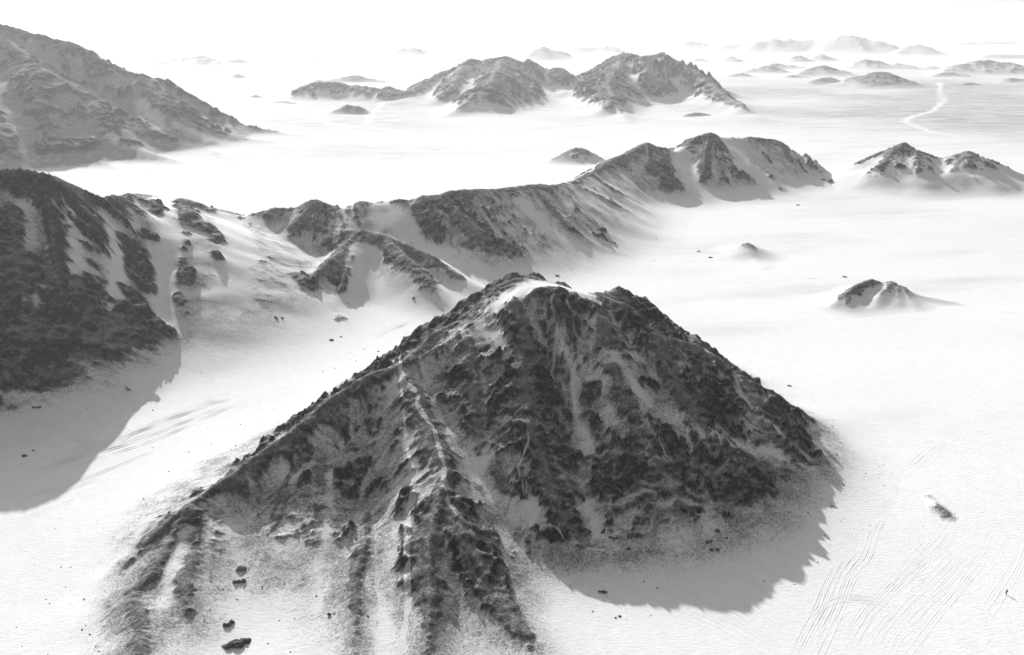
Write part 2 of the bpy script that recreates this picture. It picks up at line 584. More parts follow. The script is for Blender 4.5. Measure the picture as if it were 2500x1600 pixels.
def surface_zv(x, y):
    x = np.asarray(x, float); y = np.asarray(y, float)
    z = plain_z(x, y)
    for B in BUILT:
        if x.max() < B.xs[0] or x.min() > B.xs[-1] or y.max() < B.ys[0] or y.min() > B.ys[-1]:
            continue
        i = (x - B.xs[0]) / B.cell; j = (y - B.ys[0]) / B.cell
        ok = (i >= 0) & (j >= 0) & (i < len(B.xs) - 1) & (j < len(B.ys) - 1)
        if not ok.any():
            continue
        a = np.clip(i.astype(int), 0, len(B.xs) - 2); b = np.clip(j.astype(int), 0, len(B.ys) - 2)
        u, v = i - a, j - b
        zz = (B.Z[b, a] * (1 - u) + B.Z[b, a + 1] * u) * (1 - v) + (B.Z[b + 1, a] * (1 - u) + B.Z[b + 1, a + 1] * u) * v
        z = np.where(ok, np.maximum(z, zz), z)
    return z

def surface_z(x, y):
    return float(surface_zv(np.array([x]), np.array([y]))[0])

def see(px, py, y0=110, y1=1400):
    """the point of the built ground on that line of sight"""
    r = ray(px, py)
    y1 = min(y1, ground_at(px, py)[1] * 1.02 + 3)
    t = np.geomspace(y0, y1, 900) / r[1]
    z = CAM_Z + r[2] * t
    zs = surface_zv(r[0] * t, r[1] * t)
    k = np.argmax(z <= zs)
    if z[k] > zs[k]:
        return ground_at(px, py)
    return (r[0] * t[k], r[1] * t[k], zs[k])

# ------------------------------------------------------------------ near mountain
R1 = Range(1.4, 0.66, 0.2, 10.0)
R1.crest([(231, 1500, 166, .2), (262, 1420, 176, .5), (300, 1320, 188, .7), (400, 1210, 202, .7), (470, 1160, 210, .7), (600, 1070, 222, .6), (700, 1000, 232, .75),
          (790, 925, 243, .8), (880, 875, 250, .75), (940, 852, 255, .7), (1010, 787, 266, .8), (1080, 752, 275, .7), (1130, 702, 280, .9),
          (1170, 655, 287, 1.0), (1210, 641, 290, 1.0), (1265, 649, 288, .9), (1330, 669, 285, .8), (1390, 682, 282, .8), (1460, 712, 276, .9),
          (1530, 771, 274, .9), (1640, 812, 274, .9), (1720, 867, 273, .8), (1800, 907, 273, .7), (1880, 962, 274, .6), (1920, 1012, 266, .4),
          (2000, 1075, 258, 0)], jag=1.1, seed=1)
CREST = [(940, 852, 255, .6), (1010, 787, 266, .7), (1080, 752, 275, .7), (1130, 702, 280, .8), (1170, 657, 287, .8), (1210, 643, 290, .6), (1265, 651, 288, .2), (1330, 671, 285, .1), (1390, 684, 282, .4)]
RIM = [(945, 853, 254.5, .5), (1000, 828, 258.5, .5), (1065, 790, 263.5, .5), (1130, 755, 268, .5), (1175, 715, 272.5, .3), (1225, 684, 275, .6), (1270, 670, 276, .7), (1325, 674, 276, .7), (1380, 695, 276, .5)]
for k, f in enumerate((0.2, 0.4, 0.6, 0.8, 1.0)):          # the lit shoulder between the skyline and the rim of the face
    pts = []
    for a, b in zip(CREST, RIM):
        A, B_ = at_depth(*a[:3]), at_depth(*b[:3])
        pts.append(tuple(A[i] + (B_[i] - A[i]) * f for i in range(3)) + (a[3] + (b[3] - a[3]) * f,))
    R1.add(pts, 0, None, .25, 160 + k)
R1.crest([(1400, 685, 284, .9), (1430, 684, 296, 1), (1462, 674, 304, 1), (1490, 695, 304, 1), (1525, 722, 303, .9), (1560, 752, 302, .7), (1610, 785, 300, .3)], jag=1.5, seed=2)
R1.crest([(939, 856, 254, .6), (982, 924, 240, .6), (1004, 985, 229, .6), (1036, 1065, 215, .6), (1045, 1104, 209, .5), (1038, 1140, 203, .6),
          (1051, 1176, 198, .9), (1083, 1216, 192, .9), (1110, 1290, 183, .9), (1140, 1370, 174, .8), (1190, 1440, 166, .75), (1230, 1500, 160, .7),
          (1270, 1580, 151, .5), (1300, 1650, 144, .3)], jag=0.8, seed=3, slope=0.60)
R1.crest([(1040, 1150, 201, .8), (1022, 1180, 198, .95), (1018, 1237, 190, 1), (1008, 1327, 178, .9), (1008, 1417, 168, .85), (1004, 1507, 158, .8), (1000, 1600, 149, .7)], jag=1.3, seed=4, slope=0.6)
R1.crest([(893, 880, 250, .7), (905, 950, 244, .8), (900, 1050, 232, .7), (880, 1150, 215, .7), (866, 1215, 204, .8), (860, 1259, 197, .95), (842, 1309, 188, .9), (826, 1363, 180, .9),
          (835, 1435, 169, .85), (842, 1525, 157, .8), (846, 1600, 149, .8)], jag=1.2, seed=5, slope=0.55)
R1.crest([(715, 1000, 233, .8), (720, 1021, 231, .9), (706, 1075, 224, .95), (677, 1129, 217, .95), (659, 1187, 208, .95), (634, 1252, 200, .8), (600, 1350, 187, .1)], jag=1.1, seed=6, slope=0.56)
R1.crest([(443, 1187, 205, .8), (396, 1273, 193, .95), (360, 1345, 181, .95), (306, 1390, 175, 1), (322, 1450, 165, 1), (324, 1496, 158, .95), (330, 1560, 150, .4)], jag=0.9, seed=7, slope=0.52)
R1.crest([(478, 1200, 206, .7), (464, 1291, 191, .9), (425, 1363, 179, 1), (432, 1420, 171, .95), (445, 1480, 165, .5)], jag=0.8, seed=8, slope=0.52)
R1.crest([(520, 1140, 217, .5), (512, 1250, 198, .5), (492, 1350, 184, .45), (475, 1440, 172.5, .3)], slope=.36, seed=17)
R1.crest([(765, 1030, 231, .6), (752, 1200, 206, .55), (742, 1330, 187.5, .5), (735, 1450, 171.5, .45), (730, 1560, 157.5, .3)], jag=.5, slope=.36, seed=18)
R1.crest([(925, 1000, 238, .6), (925, 1150, 214, .6), (922, 1300, 190, .5), (915, 1450, 170, .45), (905, 1580, 153, .3)], jag=.5, slope=.4, seed=19)
N1 = len(R1.S)
for q in ((1207, 634, 290.5), (1262, 633, 291), (1318, 655, 288), (1462, 672, 304), (1632, 800, 275), (1742, 868, 273)):
    R1.pinnacle(*q)

R1.spur([(1205, 690, 1.5, .8), (1227, 769, 3, .95), (1224, 841, 3, 1), (1234, 913, 4, 1), (1249, 1021, 4, 1), (1285, 1111, 4, 1), (1310, 1183, 4, 1), (1346, 1237, 3, .95), (1372, 1266, 1.5, .8)], jag=1.0, seed=9, slope=0.72)
R1.spur([(1405, 690, 1.5, .8), (1420, 780, 2.5, .7), (1460, 900, 3, .7), (1500, 1000, 3, .7), (1560, 1100, 2.5, .6), (1640, 1185, 1.0, .3)], jag=0.7, seed=10)
R1.spur([(1535, 778, 1.5, .9), (1575, 870, 3, .9), (1620, 950, 3.5, .9), (1670, 1030, 3, .8), (1740, 1120, 1.5, .4)], jag=0.7, seed=11)
R1.spur([(1735, 880, 1.5, .9), (1775, 960, 2.5, .9), (1815, 1030, 2, .7), (1850, 1085, 1, .3)], jag=0.5, seed=12)
R1.spur([(1100, 790, 1.5, .9), (1120, 880, 2.5, .9), (1110, 960, 3, .8), (1140, 1040, 2.5, .6), (1165, 1110, 2.0, .8), (1210, 1160, 1.0, .6)], jag=0.7, seed=13)

R1.steepen(N1, 1.15)
def strokes_on(R, lst, y0, y1):
    out = []
    for kind, w, amt, pix in lst:
        out.append((kind, [R.hit(px, py, 0.0, y0, y1) for px, py in pix], w, amt))
    return out

ST1 = strokes_on(R1, [
    ('path', 0.6, 1.3, [(939, 848), (943, 895), (945, 942), (950, 985), (952, 1035), (961, 1075), (964, 1112)]),
    ('path', 1.0, 1.7, [(1036, 1111), (993, 1140), (972, 1173), (959, 1209), (957, 1273), (957, 1345), (959, 1435), (946, 1525), (940, 1590)]),
    ('path', 0.8, 1.7, [(939, 859), (950, 899), (982, 924), (980, 953), (1004, 985), (1022, 1014), (1026, 1032), (1036, 1065), (1045, 1104), (1038, 1140), (1051, 1176), (1083, 1216)]),
    ('path', 0.5, 1.0, [(1238, 985), (1242, 1040), (1216, 1100), (1231, 1158), (1256, 1194), (1281, 1234), (1324, 1270), (1382, 1295), (1454, 1302)]),
    ('path', 0.35, .9, [(1120, 1180), (1144, 1201), (1202, 1219), (1274, 1234)]),
    ('path', 0.3, .8, [(1100, 1000), (1150, 1040), (1200, 1085), (1222, 1120)]),
    ('sand', 1.8, 0.55, [(1130, 762), (1170, 794), (1191, 827)]),
    ('sand', 2.4, 0.50, [(1436, 827), (1483, 895), (1544, 960), (1634, 1003), (1720, 1040), (1756, 1054), (1821, 1065)]),
    ('path', 0.5, .8, [(1648, 1000), (1720, 1040), (1790, 1062)]),
    ('sand', 1.4, 0.50, [(1727, 877), (1742, 924), (1792, 985), (1828, 1014)]),
    ('path', 0.5, .8, [(1727, 880), (1742, 924), (1770, 960)]),
    ('path', 0.5, .8, [(1519, 1007), (1562, 1068), (1600, 1105), (1666, 1146)]),
    ('sand', 2.2, 0.55, [(1382, 1198), (1396, 1230), (1407, 1263)]),
    ('sand', 5, 0.55, [(1130, 1093), (1184, 1147), (1238, 1201)]),
    ('sand', 3.5, 1.2, [(1190, 700), (1225, 676), (1270, 662), (1325, 668), (1375, 688)]),
    ('path', 1.6, 1, [(1200, 696), (1235, 676), (1270, 664), (1325, 671), (1360, 684)]),
    ('path', 0.6, 1, [(980, 838), (1040, 805), (1090, 765)]),
    ('sand', 1.6, 0.55, [(432, 1245), (414, 1327), (396, 1381), (390, 1440)]),
    ('sand', 1.5, 0.3, [(520, 1180), (545, 1250), (565, 1330), (560, 1420)]),
    ('sand', 1.6, 0.4, [(774, 1120), (767, 1237), (749, 1345), (745, 1440)]),
    ('sand', 2.5, 0.39, [(925, 1260), (915, 1350), (905, 1450), (900, 1560)]),
    ('sand', 1.5, 0.44, [(1300, 760), (1340, 860), (1350, 960), (1380, 1060)]),
    ('rock', 3.5, .6, [(1660, 880), (1690, 930), (1680, 980)]),
    ('rock', 3.0, .7, [(1094, 1255), (1130, 1345), (1184, 1417), (1220, 1489)]),
    ('rock', 2.2, .8, [(1165, 1100), (1180, 1130), (1215, 1155)]),
], 120, 330)
B1 = build_range(R1, ['mountain'], ['dark craggy mountain nearest the viewer, with pale trails winding down its shaded face'],
                 0.46, (26, 2.2), [(15, 2.6), (6, 1.1)], (6.5, 2.8), apron=4.2, strokes=ST1, seed=100, dust=(0.60, 1.45), scree_bias=0.38, base_rock=-0.03,
                 rock_h=(1.0, 9.0), scree_h=(0.15, 4.6), margin=14)
BUILT.append(B1)

# ------------------------------------------------------------------ the ridge behind: left mountain, middle ridge, right knoll
R2 = Range(2.6, 0.62, 0.22, 12.0)
R2.crest([(-420, 400, 330, 1.15), (-200, 402, 350, 1.15), (-60, 400, 362, 1.15), (0, 398, 368, 1.15), (60, 392, 370, 1.15), (110, 400, 374, 1.15), (180, 432, 393, 1.15), (240, 458, 398, 1.0), (280, 455, 420, .9), (300, 452, 440, .7)], 0, jag=1.6, seed=21, slope=1.25)
R2.crest([(300, 452, 442, .5), (350, 457, 486, .5), (385, 466, 488, .3), (420, 463, 486, .75), (450, 470, 484, .6), (480, 487, 482, .6), (510, 492, 490, .3), (545, 502, 500, .1), (580, 504, 505, 0)], 0, jag=1.3, seed=20, slope=.44)
R2.crest([(580, 504, 505, 0), (605, 496, 508, .7), (650, 486, 510, .65), (700, 488, 512, .7), (740, 469, 514, .95), (790, 486, 516, .7), (820, 493, 517, .2), (840, 475, 519, .7), (880, 471, 520, .55),
          (960, 466, 522, .55), (1040, 453, 528, .95), (1100, 441, 536, .8), (1180, 441, 552, .7), (1250, 432, 570, .75), (1310, 431, 592, .4), (1350, 423, 620, .35), (1390, 404, 668, .4)], 1, jag=1.5, seed=22, slope=.52)
R2.crest([(1390, 404, 670, .4), (1430, 376, 720, .8), (1480, 356, 745, .9), (1520, 331, 757, 1), (1560, 346, 764, .7), (1590, 353, 772, .2), (1615, 336, 782, .7), (1640, 320, 790, 1), (1670, 309, 795, 1),
          (1690, 319, 800, .2), (1740, 319, 815, .15), (1790, 321, 825, .8), (1830, 332, 830, .8), (1870, 366, 825, .7), (1910, 393, 820, .15), (1960, 416, 817, .05), (2010, 430, 815, 0)], 2, jag=1.6, seed=23, slope=.56)
N2 = len(R2.S)
R2.crest([(188, 460, 390, 1.0), (200, 560, 368, 1.0), (230, 660, 348, 1.0), (240, 740, 337, .95), (200, 830, 320, .8)], 0, jag=1.2, seed=24, slope=1.1)
R2.crest([(112, 470, 362, 1.0), (120, 560, 347, 1.0), (140, 680, 328, 1.0), (150, 780, 314, .95), (165, 850, 305, .7)], 0, jag=1.2, seed=42, slope=1.15)
R2.crest([(-80, 430, 350, 1.2), (-90, 600, 322, 1.2), (-60, 760, 300, 1.1), (-30, 900, 284, .9)], 0, jag=1, seed=43, slope=.85)
R2.crest([(20, 470, 355, 1.05), (30, 580, 335, 1.05), (70, 720, 314, 1.05), (130, 840, 303, 1.0), (150, 890, 299, .7)], 0, jag=1.3, seed=25, slope=.95)
R2.crest([(420, 465, 484, 1.0), (430, 560, 452, .9), (430, 635, 428, 1.3), (410, 712, 406, 1.3)], 0, jag=1, seed=26, slope=.6)
R2.crest([(490, 492, 482, 1), (500, 545, 464, 1.2), (508, 605, 442, 1.0)], 0, jag=.8, seed=41, slope=.6)
R2.crest([(285, 460, 418, .6), (318, 590, 402, 1.1), (331, 650, 387, 1.2), (313, 702, 375, 1.2)], 0, jag=.6, seed=27, slope=.75)
R2.spur([(740, 475, 1, .9), (700, 515, 4, .7), (680, 555, 3, .6)], 1, .7, 200, 700, jag=.8, seed=28)
R2.crest([(815, 500, 513, .3), (800, 538, 488, .5), (850, 538, 482, .7), (910, 552, 476, .7), (960, 576, 468, .8), (1010, 600, 460, .5), (1060, 632, 453, .3), (1120, 668, 444, .0)], 1, jag=.9, seed=29)
R2.crest([(835, 545, 482, .6), (780, 600, 445, .5), (720, 660, 423, .8), (695, 702, 412, .6)], 1, jag=.7, seed=30)
R2.crest([(850, 545, 481, .5), (805, 640, 434, .5), (790, 700, 413, .4), (795, 755, 396, .7)], 1, jag=.7, seed=31, slope=.75)
R2.crest([(910, 555, 475, .6), (950, 600, 452, .6), (1005, 655, 429, .4), (1030, 700, 417, .5)], 1, jag=.7, seed=32, slope=.7)
R2.spur([(1045, 456, 1.5, 1), (1085, 500, 4, 1), (1130, 540, 4, .8)], 1, .8, 300, 700, jag=1, seed=33)
R2.crest([(1120, 565, 494, .5), (1150, 552, 500, .9), (1190, 546, 505, 1), (1250, 560, 508, .95), (1310, 590, 503, .8), (1375, 630, 494, .5)], 1, jag=1, seed=34)
R2.spur([(1250, 436, 1, .8), (1290, 480, 3, .8), (1330, 520, 3, .7), (1400, 570, 2, .5), (1460, 592, 1.5, .5)], 1, .6, 300, 800, jag=.8, seed=35)
R2.spur([(1350, 428, 1, .5), (1410, 455, 2.5, .6), (1480, 495, 1.5, .5)], 1, .5, 300, 800, jag=.8, seed=36)
R2.spur([(1390, 408, 1, .5), (1440, 440, 3, .6), (1500, 470, 1, .4)], 2, .5, 300, 900, jag=.8, seed=37)
R2.spur([(1520, 336, 1, 1), (1530, 380, 4, 1), (1565, 408, 5, 1), (1595, 430, 3, .9)], 2, 1, 400, 1000, jag=1.2, seed=38, slope=.75)
R2.spur([(1665, 314, 1, 1), (1655, 350, 6, 1), (1652, 390, 6, 1), (1645, 420, 3, 1)], 2, 1, 400, 1000, jag=1.4, seed=39, slope=.85)
R2.spur([(1830, 336, 1, .8), (1850, 362, 2.5, .9), (1870, 380, 1, .5)], 2, .8, 400, 1000, jag=.8, seed=40)
ST2 = strokes_on(R2, [
    ('rock', 5, 1.5, [(790, 575), (860, 545), (905, 556)]), ('rock', 4.5, 1.7, [(775, 605), (790, 625)]), ('rock', 5, 1.7, [(715, 655), (735, 680)]), ('rock', 4, 1.6, [(790, 660), (800, 672)]), ('rock', 4, 1.6, [(790, 735), (805, 760)]),
    ('rock', 6, 1.7, [(930, 585), (965, 610), (1000, 622)]), ('rock', 4.5, 1.7, [(1010, 655), (1035, 672)]), ('rock', 3.5, 1.5, [(1060, 640), (1075, 648)]),
    ('sand', 3, .5, [(150, 470), (170, 560), (180, 640)]), ('sand', 3, .4, [(60, 480), (80, 600), (100, 700)]), ('sand', 4, .6, [(270, 560), (280, 640), (262, 720)]),
    ('rock', 5, 1.70, [(317, 589), (331, 655)]), ('rock', 4, 1.70, [(305, 680), (322, 697)]),
    ('rock', 3.5, 1.70, [(430, 625), (436, 665)]), ('rock', 3, 1.70, [(415, 700), (422, 712)]),
    ('rock', 5, 1.70, [(490, 540), (510, 560)]), ('rock', 2, 1.70, [(508, 605), (516, 610)]),
    ('rock', 4, 1.70, [(371, 480), (372, 500)]), ('rock', 5, 1.70, [(425, 480), (440, 520)]),
    ('rock', 2, 1.70, [(435, 548), (437, 552)]), ('rock', 1.6, 1.70, [(437, 570), (440, 576)]), ('rock', 1.6, 1.70, [(430, 588), (432, 592)]),
    ('rock', 3, 1.70, [(350, 555), (360, 560)]),
    ('sand', 6, .9, [(395, 470), (400, 560), (385, 650), (380, 740)]),
    ('sand', 4, .5, [(260, 520), (290, 600), (280, 680)]),
    ('sand', 7, 1, [(540, 520), (560, 600), (550, 700)]),
    ('path', 1.0, .9, [(818, 490), (810, 515), (790, 530), (770, 536)]),
    ('path', 1.0, .8, [(770, 560), (810, 582), (850, 586), (900, 585), (925, 570)]),
    ('sand', 7, 1, [(860, 600), (850, 680), (830, 740)]),
    ('sand', 6, 1, [(900, 490), (960, 540), (1040, 600), (1120, 640)]),
    ('rock', 5, 1.19, [(990, 490), (1010, 530), (1020, 555)]),
    ('rock', 3.5, 1.53, [(985, 488), (1000, 520)]),
    ('rock', 7, 0.85, [(1050, 470), (1100, 510), (1150, 560), (1200, 590)]),
    ('sand', 5, .8, [(1230, 480), (1300, 550), (1370, 590)]),
    ('rock', 2.5, 1.70, [(1405, 552), (1440, 570)]), ('rock', 2, 1.36, [(1410, 540), (1420, 545)]),
    ('sand', 8, 1, [(1600, 360), (1620, 430), (1680, 470)]),
    ('sand', 9, 1, [(1720, 340), (1760, 400), (1820, 440)]),
    ('rock', 2.0, 1.53, [(1795, 358), (1805, 372)]), ('rock', 1.4, 1.53, [(1808, 378), (1812, 382)]),
    ('rock', 5, 1.36, [(1555, 395), (1585, 425)]),
    ('rock', 4, 1.36, [(1560, 440), (1570, 448)]),
], 200, 1000)
B2 = build_range(R2, ['mountain', 'ridge', 'knoll'],
                 ['tall dark rocky mountain at the left edge, its long shadow on pale sand',
                  'long rocky ridge with sand slopes running behind the nearest mountain',
                  'sandy knoll with dark rock towers at the far end of the middle ridge'],
                 0.82, (40, 3.0), [(20, 2.0), (8, 0.8)], (9, 2.6), apron=4.0, strokes=ST2, seed=200, base_rock=-0.14, dust=(0.55, 1.5), scree_bias=0.30, rk_fade=0.22,
                 rock_h=(4, 18), scree_h=(1.5, 14.0), margin=18)
BUILT.append(B2)

# ------------------------------------------------------------------ big hazy mountain on the left
R5 = Range(7.0, 0.56, 0.15, 30.0)
R5.crest([(-420, -30, 1060, .9), (-150, 20, 1110, .9), (0, 50, 1130, .9), (80, 75, 1140, .9), (170, 95, 1150, .9), (210, 125, 1150, .9), (320, 170, 1160, .9), (390, 185, 1165, .9), (440, 215, 1170, .9), (500, 251, 1180, .9),
          (560, 285, 1185, .9), (620, 300, 1185, .9), (680, 311, 1168, .9), (728, 318, 1158, .8)], jag=4, seed=51)
N5 = len(R5.S)
R5.spur([(20, 90, 4), (72, 150, 14), (120, 170, 18), (173, 205, 20), (252, 277, 20), (360, 306, 16), (468, 342, 10), (547, 376, 3)], 0, .95, 500, 1400, jag=3, seed=52)
R5.spur([(72, 155, 12), (90, 240, 22), (130, 320, 20), (200, 370, 14), (300, 400, 6), (350, 410, 1)], 0, .95, 500, 1400, jag=3, seed=53)
R5.spur([(330, 180, 4), (400, 240, 14), (470, 290, 12), (560, 320, 8), (650, 332, 2)], 0, .8, 500, 1400, jag=3, seed=54)
R5.spur([(250, 285, 10), (330, 350, 14), (440, 385, 4)], 0, .9, 500, 1400, jag=3, seed=55)
R5.spur([(-60, 180, 14), (-20, 280, 18), (30, 360, 10)], 0, .9, 500, 1400, jag=3, seed=56)
R5.steepen(N5, 1.2)
ST5 = strokes_on(R5, [('sand', 7, 1, [(330, 245), (360, 275), (380, 295)]), ('sand', 9, .8, [(420, 290), (480, 320), (530, 335)]),
                      ('sand', 6, .7, [(240, 300), (300, 340), (400, 370)]), ('sand', 6, .7, [(60, 150), (90, 155), (110, 165)])], 500, 1400)
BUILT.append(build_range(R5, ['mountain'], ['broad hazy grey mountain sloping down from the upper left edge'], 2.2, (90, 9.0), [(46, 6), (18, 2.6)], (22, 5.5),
                         apron=4.0, strokes=ST5, seed=500, scree_bias=.6, base_rock=-0.30, rock_h=(3, 20), scree_h=(0.2, 5), margin=40))  # little bare rock, much scree: part of the haze is painted as paler ground

# ------------------------------------------------------------------ central far mountain
R6 = Range(7.0, 0.62, 0.15, 25.0)
R6.crest([(685, 232, 1740, .6), (705, 206, 1760, 1), (735, 190, 1765, 1), (775, 191, 1760, 1), (830, 199, 1750, 1), (890, 206, 1710, 1.05), (918, 203, 1700, 1.1), (945, 211, 1700, 1.1), (962, 211, 1710, 1.1)], 0, jag=4, seed=61)
MAIN = [(960, 212, 1710, 1.1), (980, 202, 1760, 1), (1000, 187, 1820, .9), (1040, 167, 1870, .8), (1080, 149, 1880, .8), (1107, 136, 1880, .8), (1135, 146, 1880, .8), (1145, 138, 1885, .8), (1185, 130, 1890, .8), (1215, 139, 1890, .7), (1228, 147, 1890, .7),
        (1240, 138, 1895, .9), (1262, 152, 1890, .8), (1285, 165, 1880, .6), (1305, 159, 1880, .9), (1322, 159, 1880, .8), (1352, 174, 1880, .5), (1390, 160, 1890, .8), (1420, 152, 1900, .9), (1440, 140, 1910, .9),
        (1466, 119, 1920, .9), (1500, 126, 1910, .9), (1535, 150, 1890, .8), (1575, 159, 1850, .8), (1625, 174, 1760, .8), (1680, 202, 1620, .8), (1720, 231, 1480, .7), (1755, 248, 1400, .2)]
R6.crest(MAIN, 1, jag=5, seed=62)
for pix, Y0, rk in [
    ([(1040, 167), (1010, 195), (985, 210), (960, 222)], 1870, .8), ([(1080, 150), (1050, 185), (1025, 200), (1000, 218)], 1880, .8),
    ([(1107, 138), (1075, 175), (1060, 205), (1030, 222), (990, 245)], 1880, .85), ([(1062, 208), (1080, 222), (1095, 235)], 1700, .8),
    ([(1185, 132), (1172, 165), (1150, 195), (1125, 212), (1090, 240), (1045, 275)], 1890, .9), ([(1140, 205), (1165, 228), (1210, 262)], 1560, .85),
    ([(1150, 140), (1120, 180), (1105, 205)], 1885, .7), ([(1200, 134), (1205, 165), (1215, 190), (1195, 215)], 1890, .7), ([(1228, 147), (1250, 175), (1285, 215)], 1890, .6),
    ([(1322, 160), (1312, 185), (1290, 205)], 1880, .8), ([(1352, 174), (1348, 195), (1340, 210)], 1880, .5),
    ([(1400, 157), (1378, 185), (1352, 222)], 1895, .8), ([(1425, 150), (1400, 185), (1375, 215), (1352, 238)], 1900, .85),
    ([(1466, 121), (1450, 160), (1432, 190), (1440, 220), (1430, 245), (1385, 262)], 1920, .9), ([(1436, 215), (1450, 245), (1478, 290)], 1560, .95),
    ([(1445, 200), (1480, 210), (1530, 225), (1560, 245), (1595, 265)], 1680, .9), ([(1500, 128), (1520, 165), (1560, 195), (1600, 215), (1650, 235)], 1910, .85),
    ([(1540, 152), (1590, 190), (1625, 205)], 1885, .8), ([(1625, 175), (1665, 215), (1705, 243)], 1760, .85), ([(1480, 125), (1490, 165), (1500, 195)], 1915, .8),
]:
    R6.drop(pix, Y0, 1, rk, 0.60, seed=int(pix[0][0]), jag=4)
NP6 = len(R6.S)
R6.add([(at_depth(*q[:3])[0], q[2] - 60, max(2, at_depth(*q[:3])[2] * .35), .1) for q in MAIN], 1, .17, 0, 88)     # long sand fans
BUILT.append(build_range(R6, ['ridge', 'mountain'], ['low grey ridge trailing left from the jagged central mountain', 'jagged twin-peaked mountain in the middle distance with sand-filled ravines'],
                         2.6, (90, 8.0), [(40, 5), (16, 2)], (22, 6.0), apron=5.0, seed=600, base_rock=-0.10, rock_h=(4, 19), scree_h=(4, 28), margin=20))

# ------------------------------------------------------------------ hills on the right, the small cone, the low mound
R8 = Range(3.0, 0.5, 0.2, 12.0)
R8.crest([(1960, 412, 800, 0), (2030, 373, 800, .4), (2080, 351, 800, .6), (2110, 343, 802, .9), (2123, 331, 803, 1), (2136, 346, 803, .5), (2170, 356, 800, .6), (2210, 369, 798, .4), (2235, 366, 795, .6), (2275, 353, 790, .9),
          (2300, 361, 790, .3), (2350, 381, 795, .3), (2420, 410, 800, .1), (2500, 440, 800, 0)], jag=1.2, seed=81)
N8 = len(R8.S)
R8.spur([(2100, 348, 1, .8), (2075, 380, 3, .8), (2060, 395, 1, .4)], 0, .8, 500, 1000, jag=1, seed=82)
R8.spur([(2150, 352, 1, .5), (2160, 395, 2.5, .4), (2150, 420, 1, .2)], 0, .4, 500, 1000, jag=1, seed=83)
R8.spur([(2275, 357, 1, .9), (2250, 385, 3, .5), (2210, 420, 2, .2)], 0, .5, 500, 1000, jag=1, seed=84)
R8.spur([(2285, 360, 1, .6), (2310, 400, 2, .2), (2350, 430, 1, .1)], 0, .3, 500, 1000, jag=1, seed=85)
R8.steepen(N8, 1.25)
BUILT.append(build_range(R8, ['hill'], ['pale two-peaked sand hill with dark summits at the right edge'], 1.2, (40, 3.5), [(24, 2.2), (9, .8)], (9, 2.2), apron=3.0, seed=800, base_rock=-0.1,
                         rock_h=(6, 22), scree_h=(4, 26), margin=30))
R9 = Range(2.0, 0.42, 0.3, 6.0)
R9.crest([(1690, 618, 528, 0), (1735, 586, 532, .3), (1757, 568, 533, .7), (1772, 575, 533, .4), (1800, 592, 531, .2), (1850, 616, 528, 0)], jag=.3, seed=91)
R9.spur([(1757, 572, .3, .4), (1768, 605, 1, .2), (1800, 630, .5, 0)], 0, .2, 400, 700, seed=92)
BUILT.append(build_range(R9, ['hill'], ['small lone cone-shaped hill on the open sand right of the nearest mountain'], 0.7, (22, 1.6), [(12, .6), (5, .25)], (5, .9), apron=1.6, seed=900,
                         base_rock=-.1, rock_h=(2, 8), scree_h=(1, 9), margin=16))
R10 = Range(2.0, 0.45, 0.3, 6.0)
R10.crest([(1962, 706, 420, .4), (1985, 685, 426, .6), (2010, 668, 434, .6), (2050, 653, 442, .6), (2075, 662, 442, .1), (2097, 657, 442, .35), (2130, 677, 438, .2), (2170, 692, 435, .1), (2195, 694, 434, .3), (2215, 702, 431, .2), (2240, 706, 430, .5), (2256, 718, 427, .1), (2290, 735, 419, 0)], jag=.5, seed=101)
N10 = len(R10.S)
R10.spur([(1985, 688, .3, .7), (1990, 705, 1, .8), (1985, 716, .6, .6)], 0, .7, 300, 600, jag=.3, seed=102)
R10.spur([(2095, 662, .5, .6), (2060, 700, 1.5, .4), (2050, 728, .6, .2)], 0, .5, 300, 600, jag=.3, seed=103)
R10.spur([(2120, 672, .5, .5), (2142, 705, 1.8, .6), (2148, 728, .8, .5)], 0, .5, 300, 600, jag=.3, seed=104)
R10.spur([(2110, 670, .5, .5), (2108, 705, 1.2, .4), (2105, 730, .6, .4)], 0, .5, 300, 600, jag=.3, seed=105)
R10.steepen(N10, 1.35)
BUILT.append(build_range(R10, ['hill'], ['low ribbed sand hill with a dark rocky left end at the right of the plain'], 0.6, (18, 1.4), [(12, .9), (5, .3)], (5, 1.1), apron=1.5, seed=1000,
                         base_rock=0.0, rock_h=(1.5, 7), scree_h=(1, 8), margin=14))
R11 = Range(0.8, 0.42, 0.3, 2.0)
R11.crest([(2181, 1161, 230.5, .6), (2195, 1176, 226.5, .2), (2208, 1189, 222.3, .9), (2222, 1203, 219.3, 1), (2238, 1224, 216.0, .2)], jag=.12, seed=111)
BUILT.append(build_range(R11, ['mound'], ['small lone stony mound on the open sand at the right'], 0.25, (8, .4), [(3, .2)], (2.2, .5), apron=0.45, seed=1100,
                         base_rock=.2, rock_h=(.6, 1.6), scree_h=(0.05, .5), margin=5))

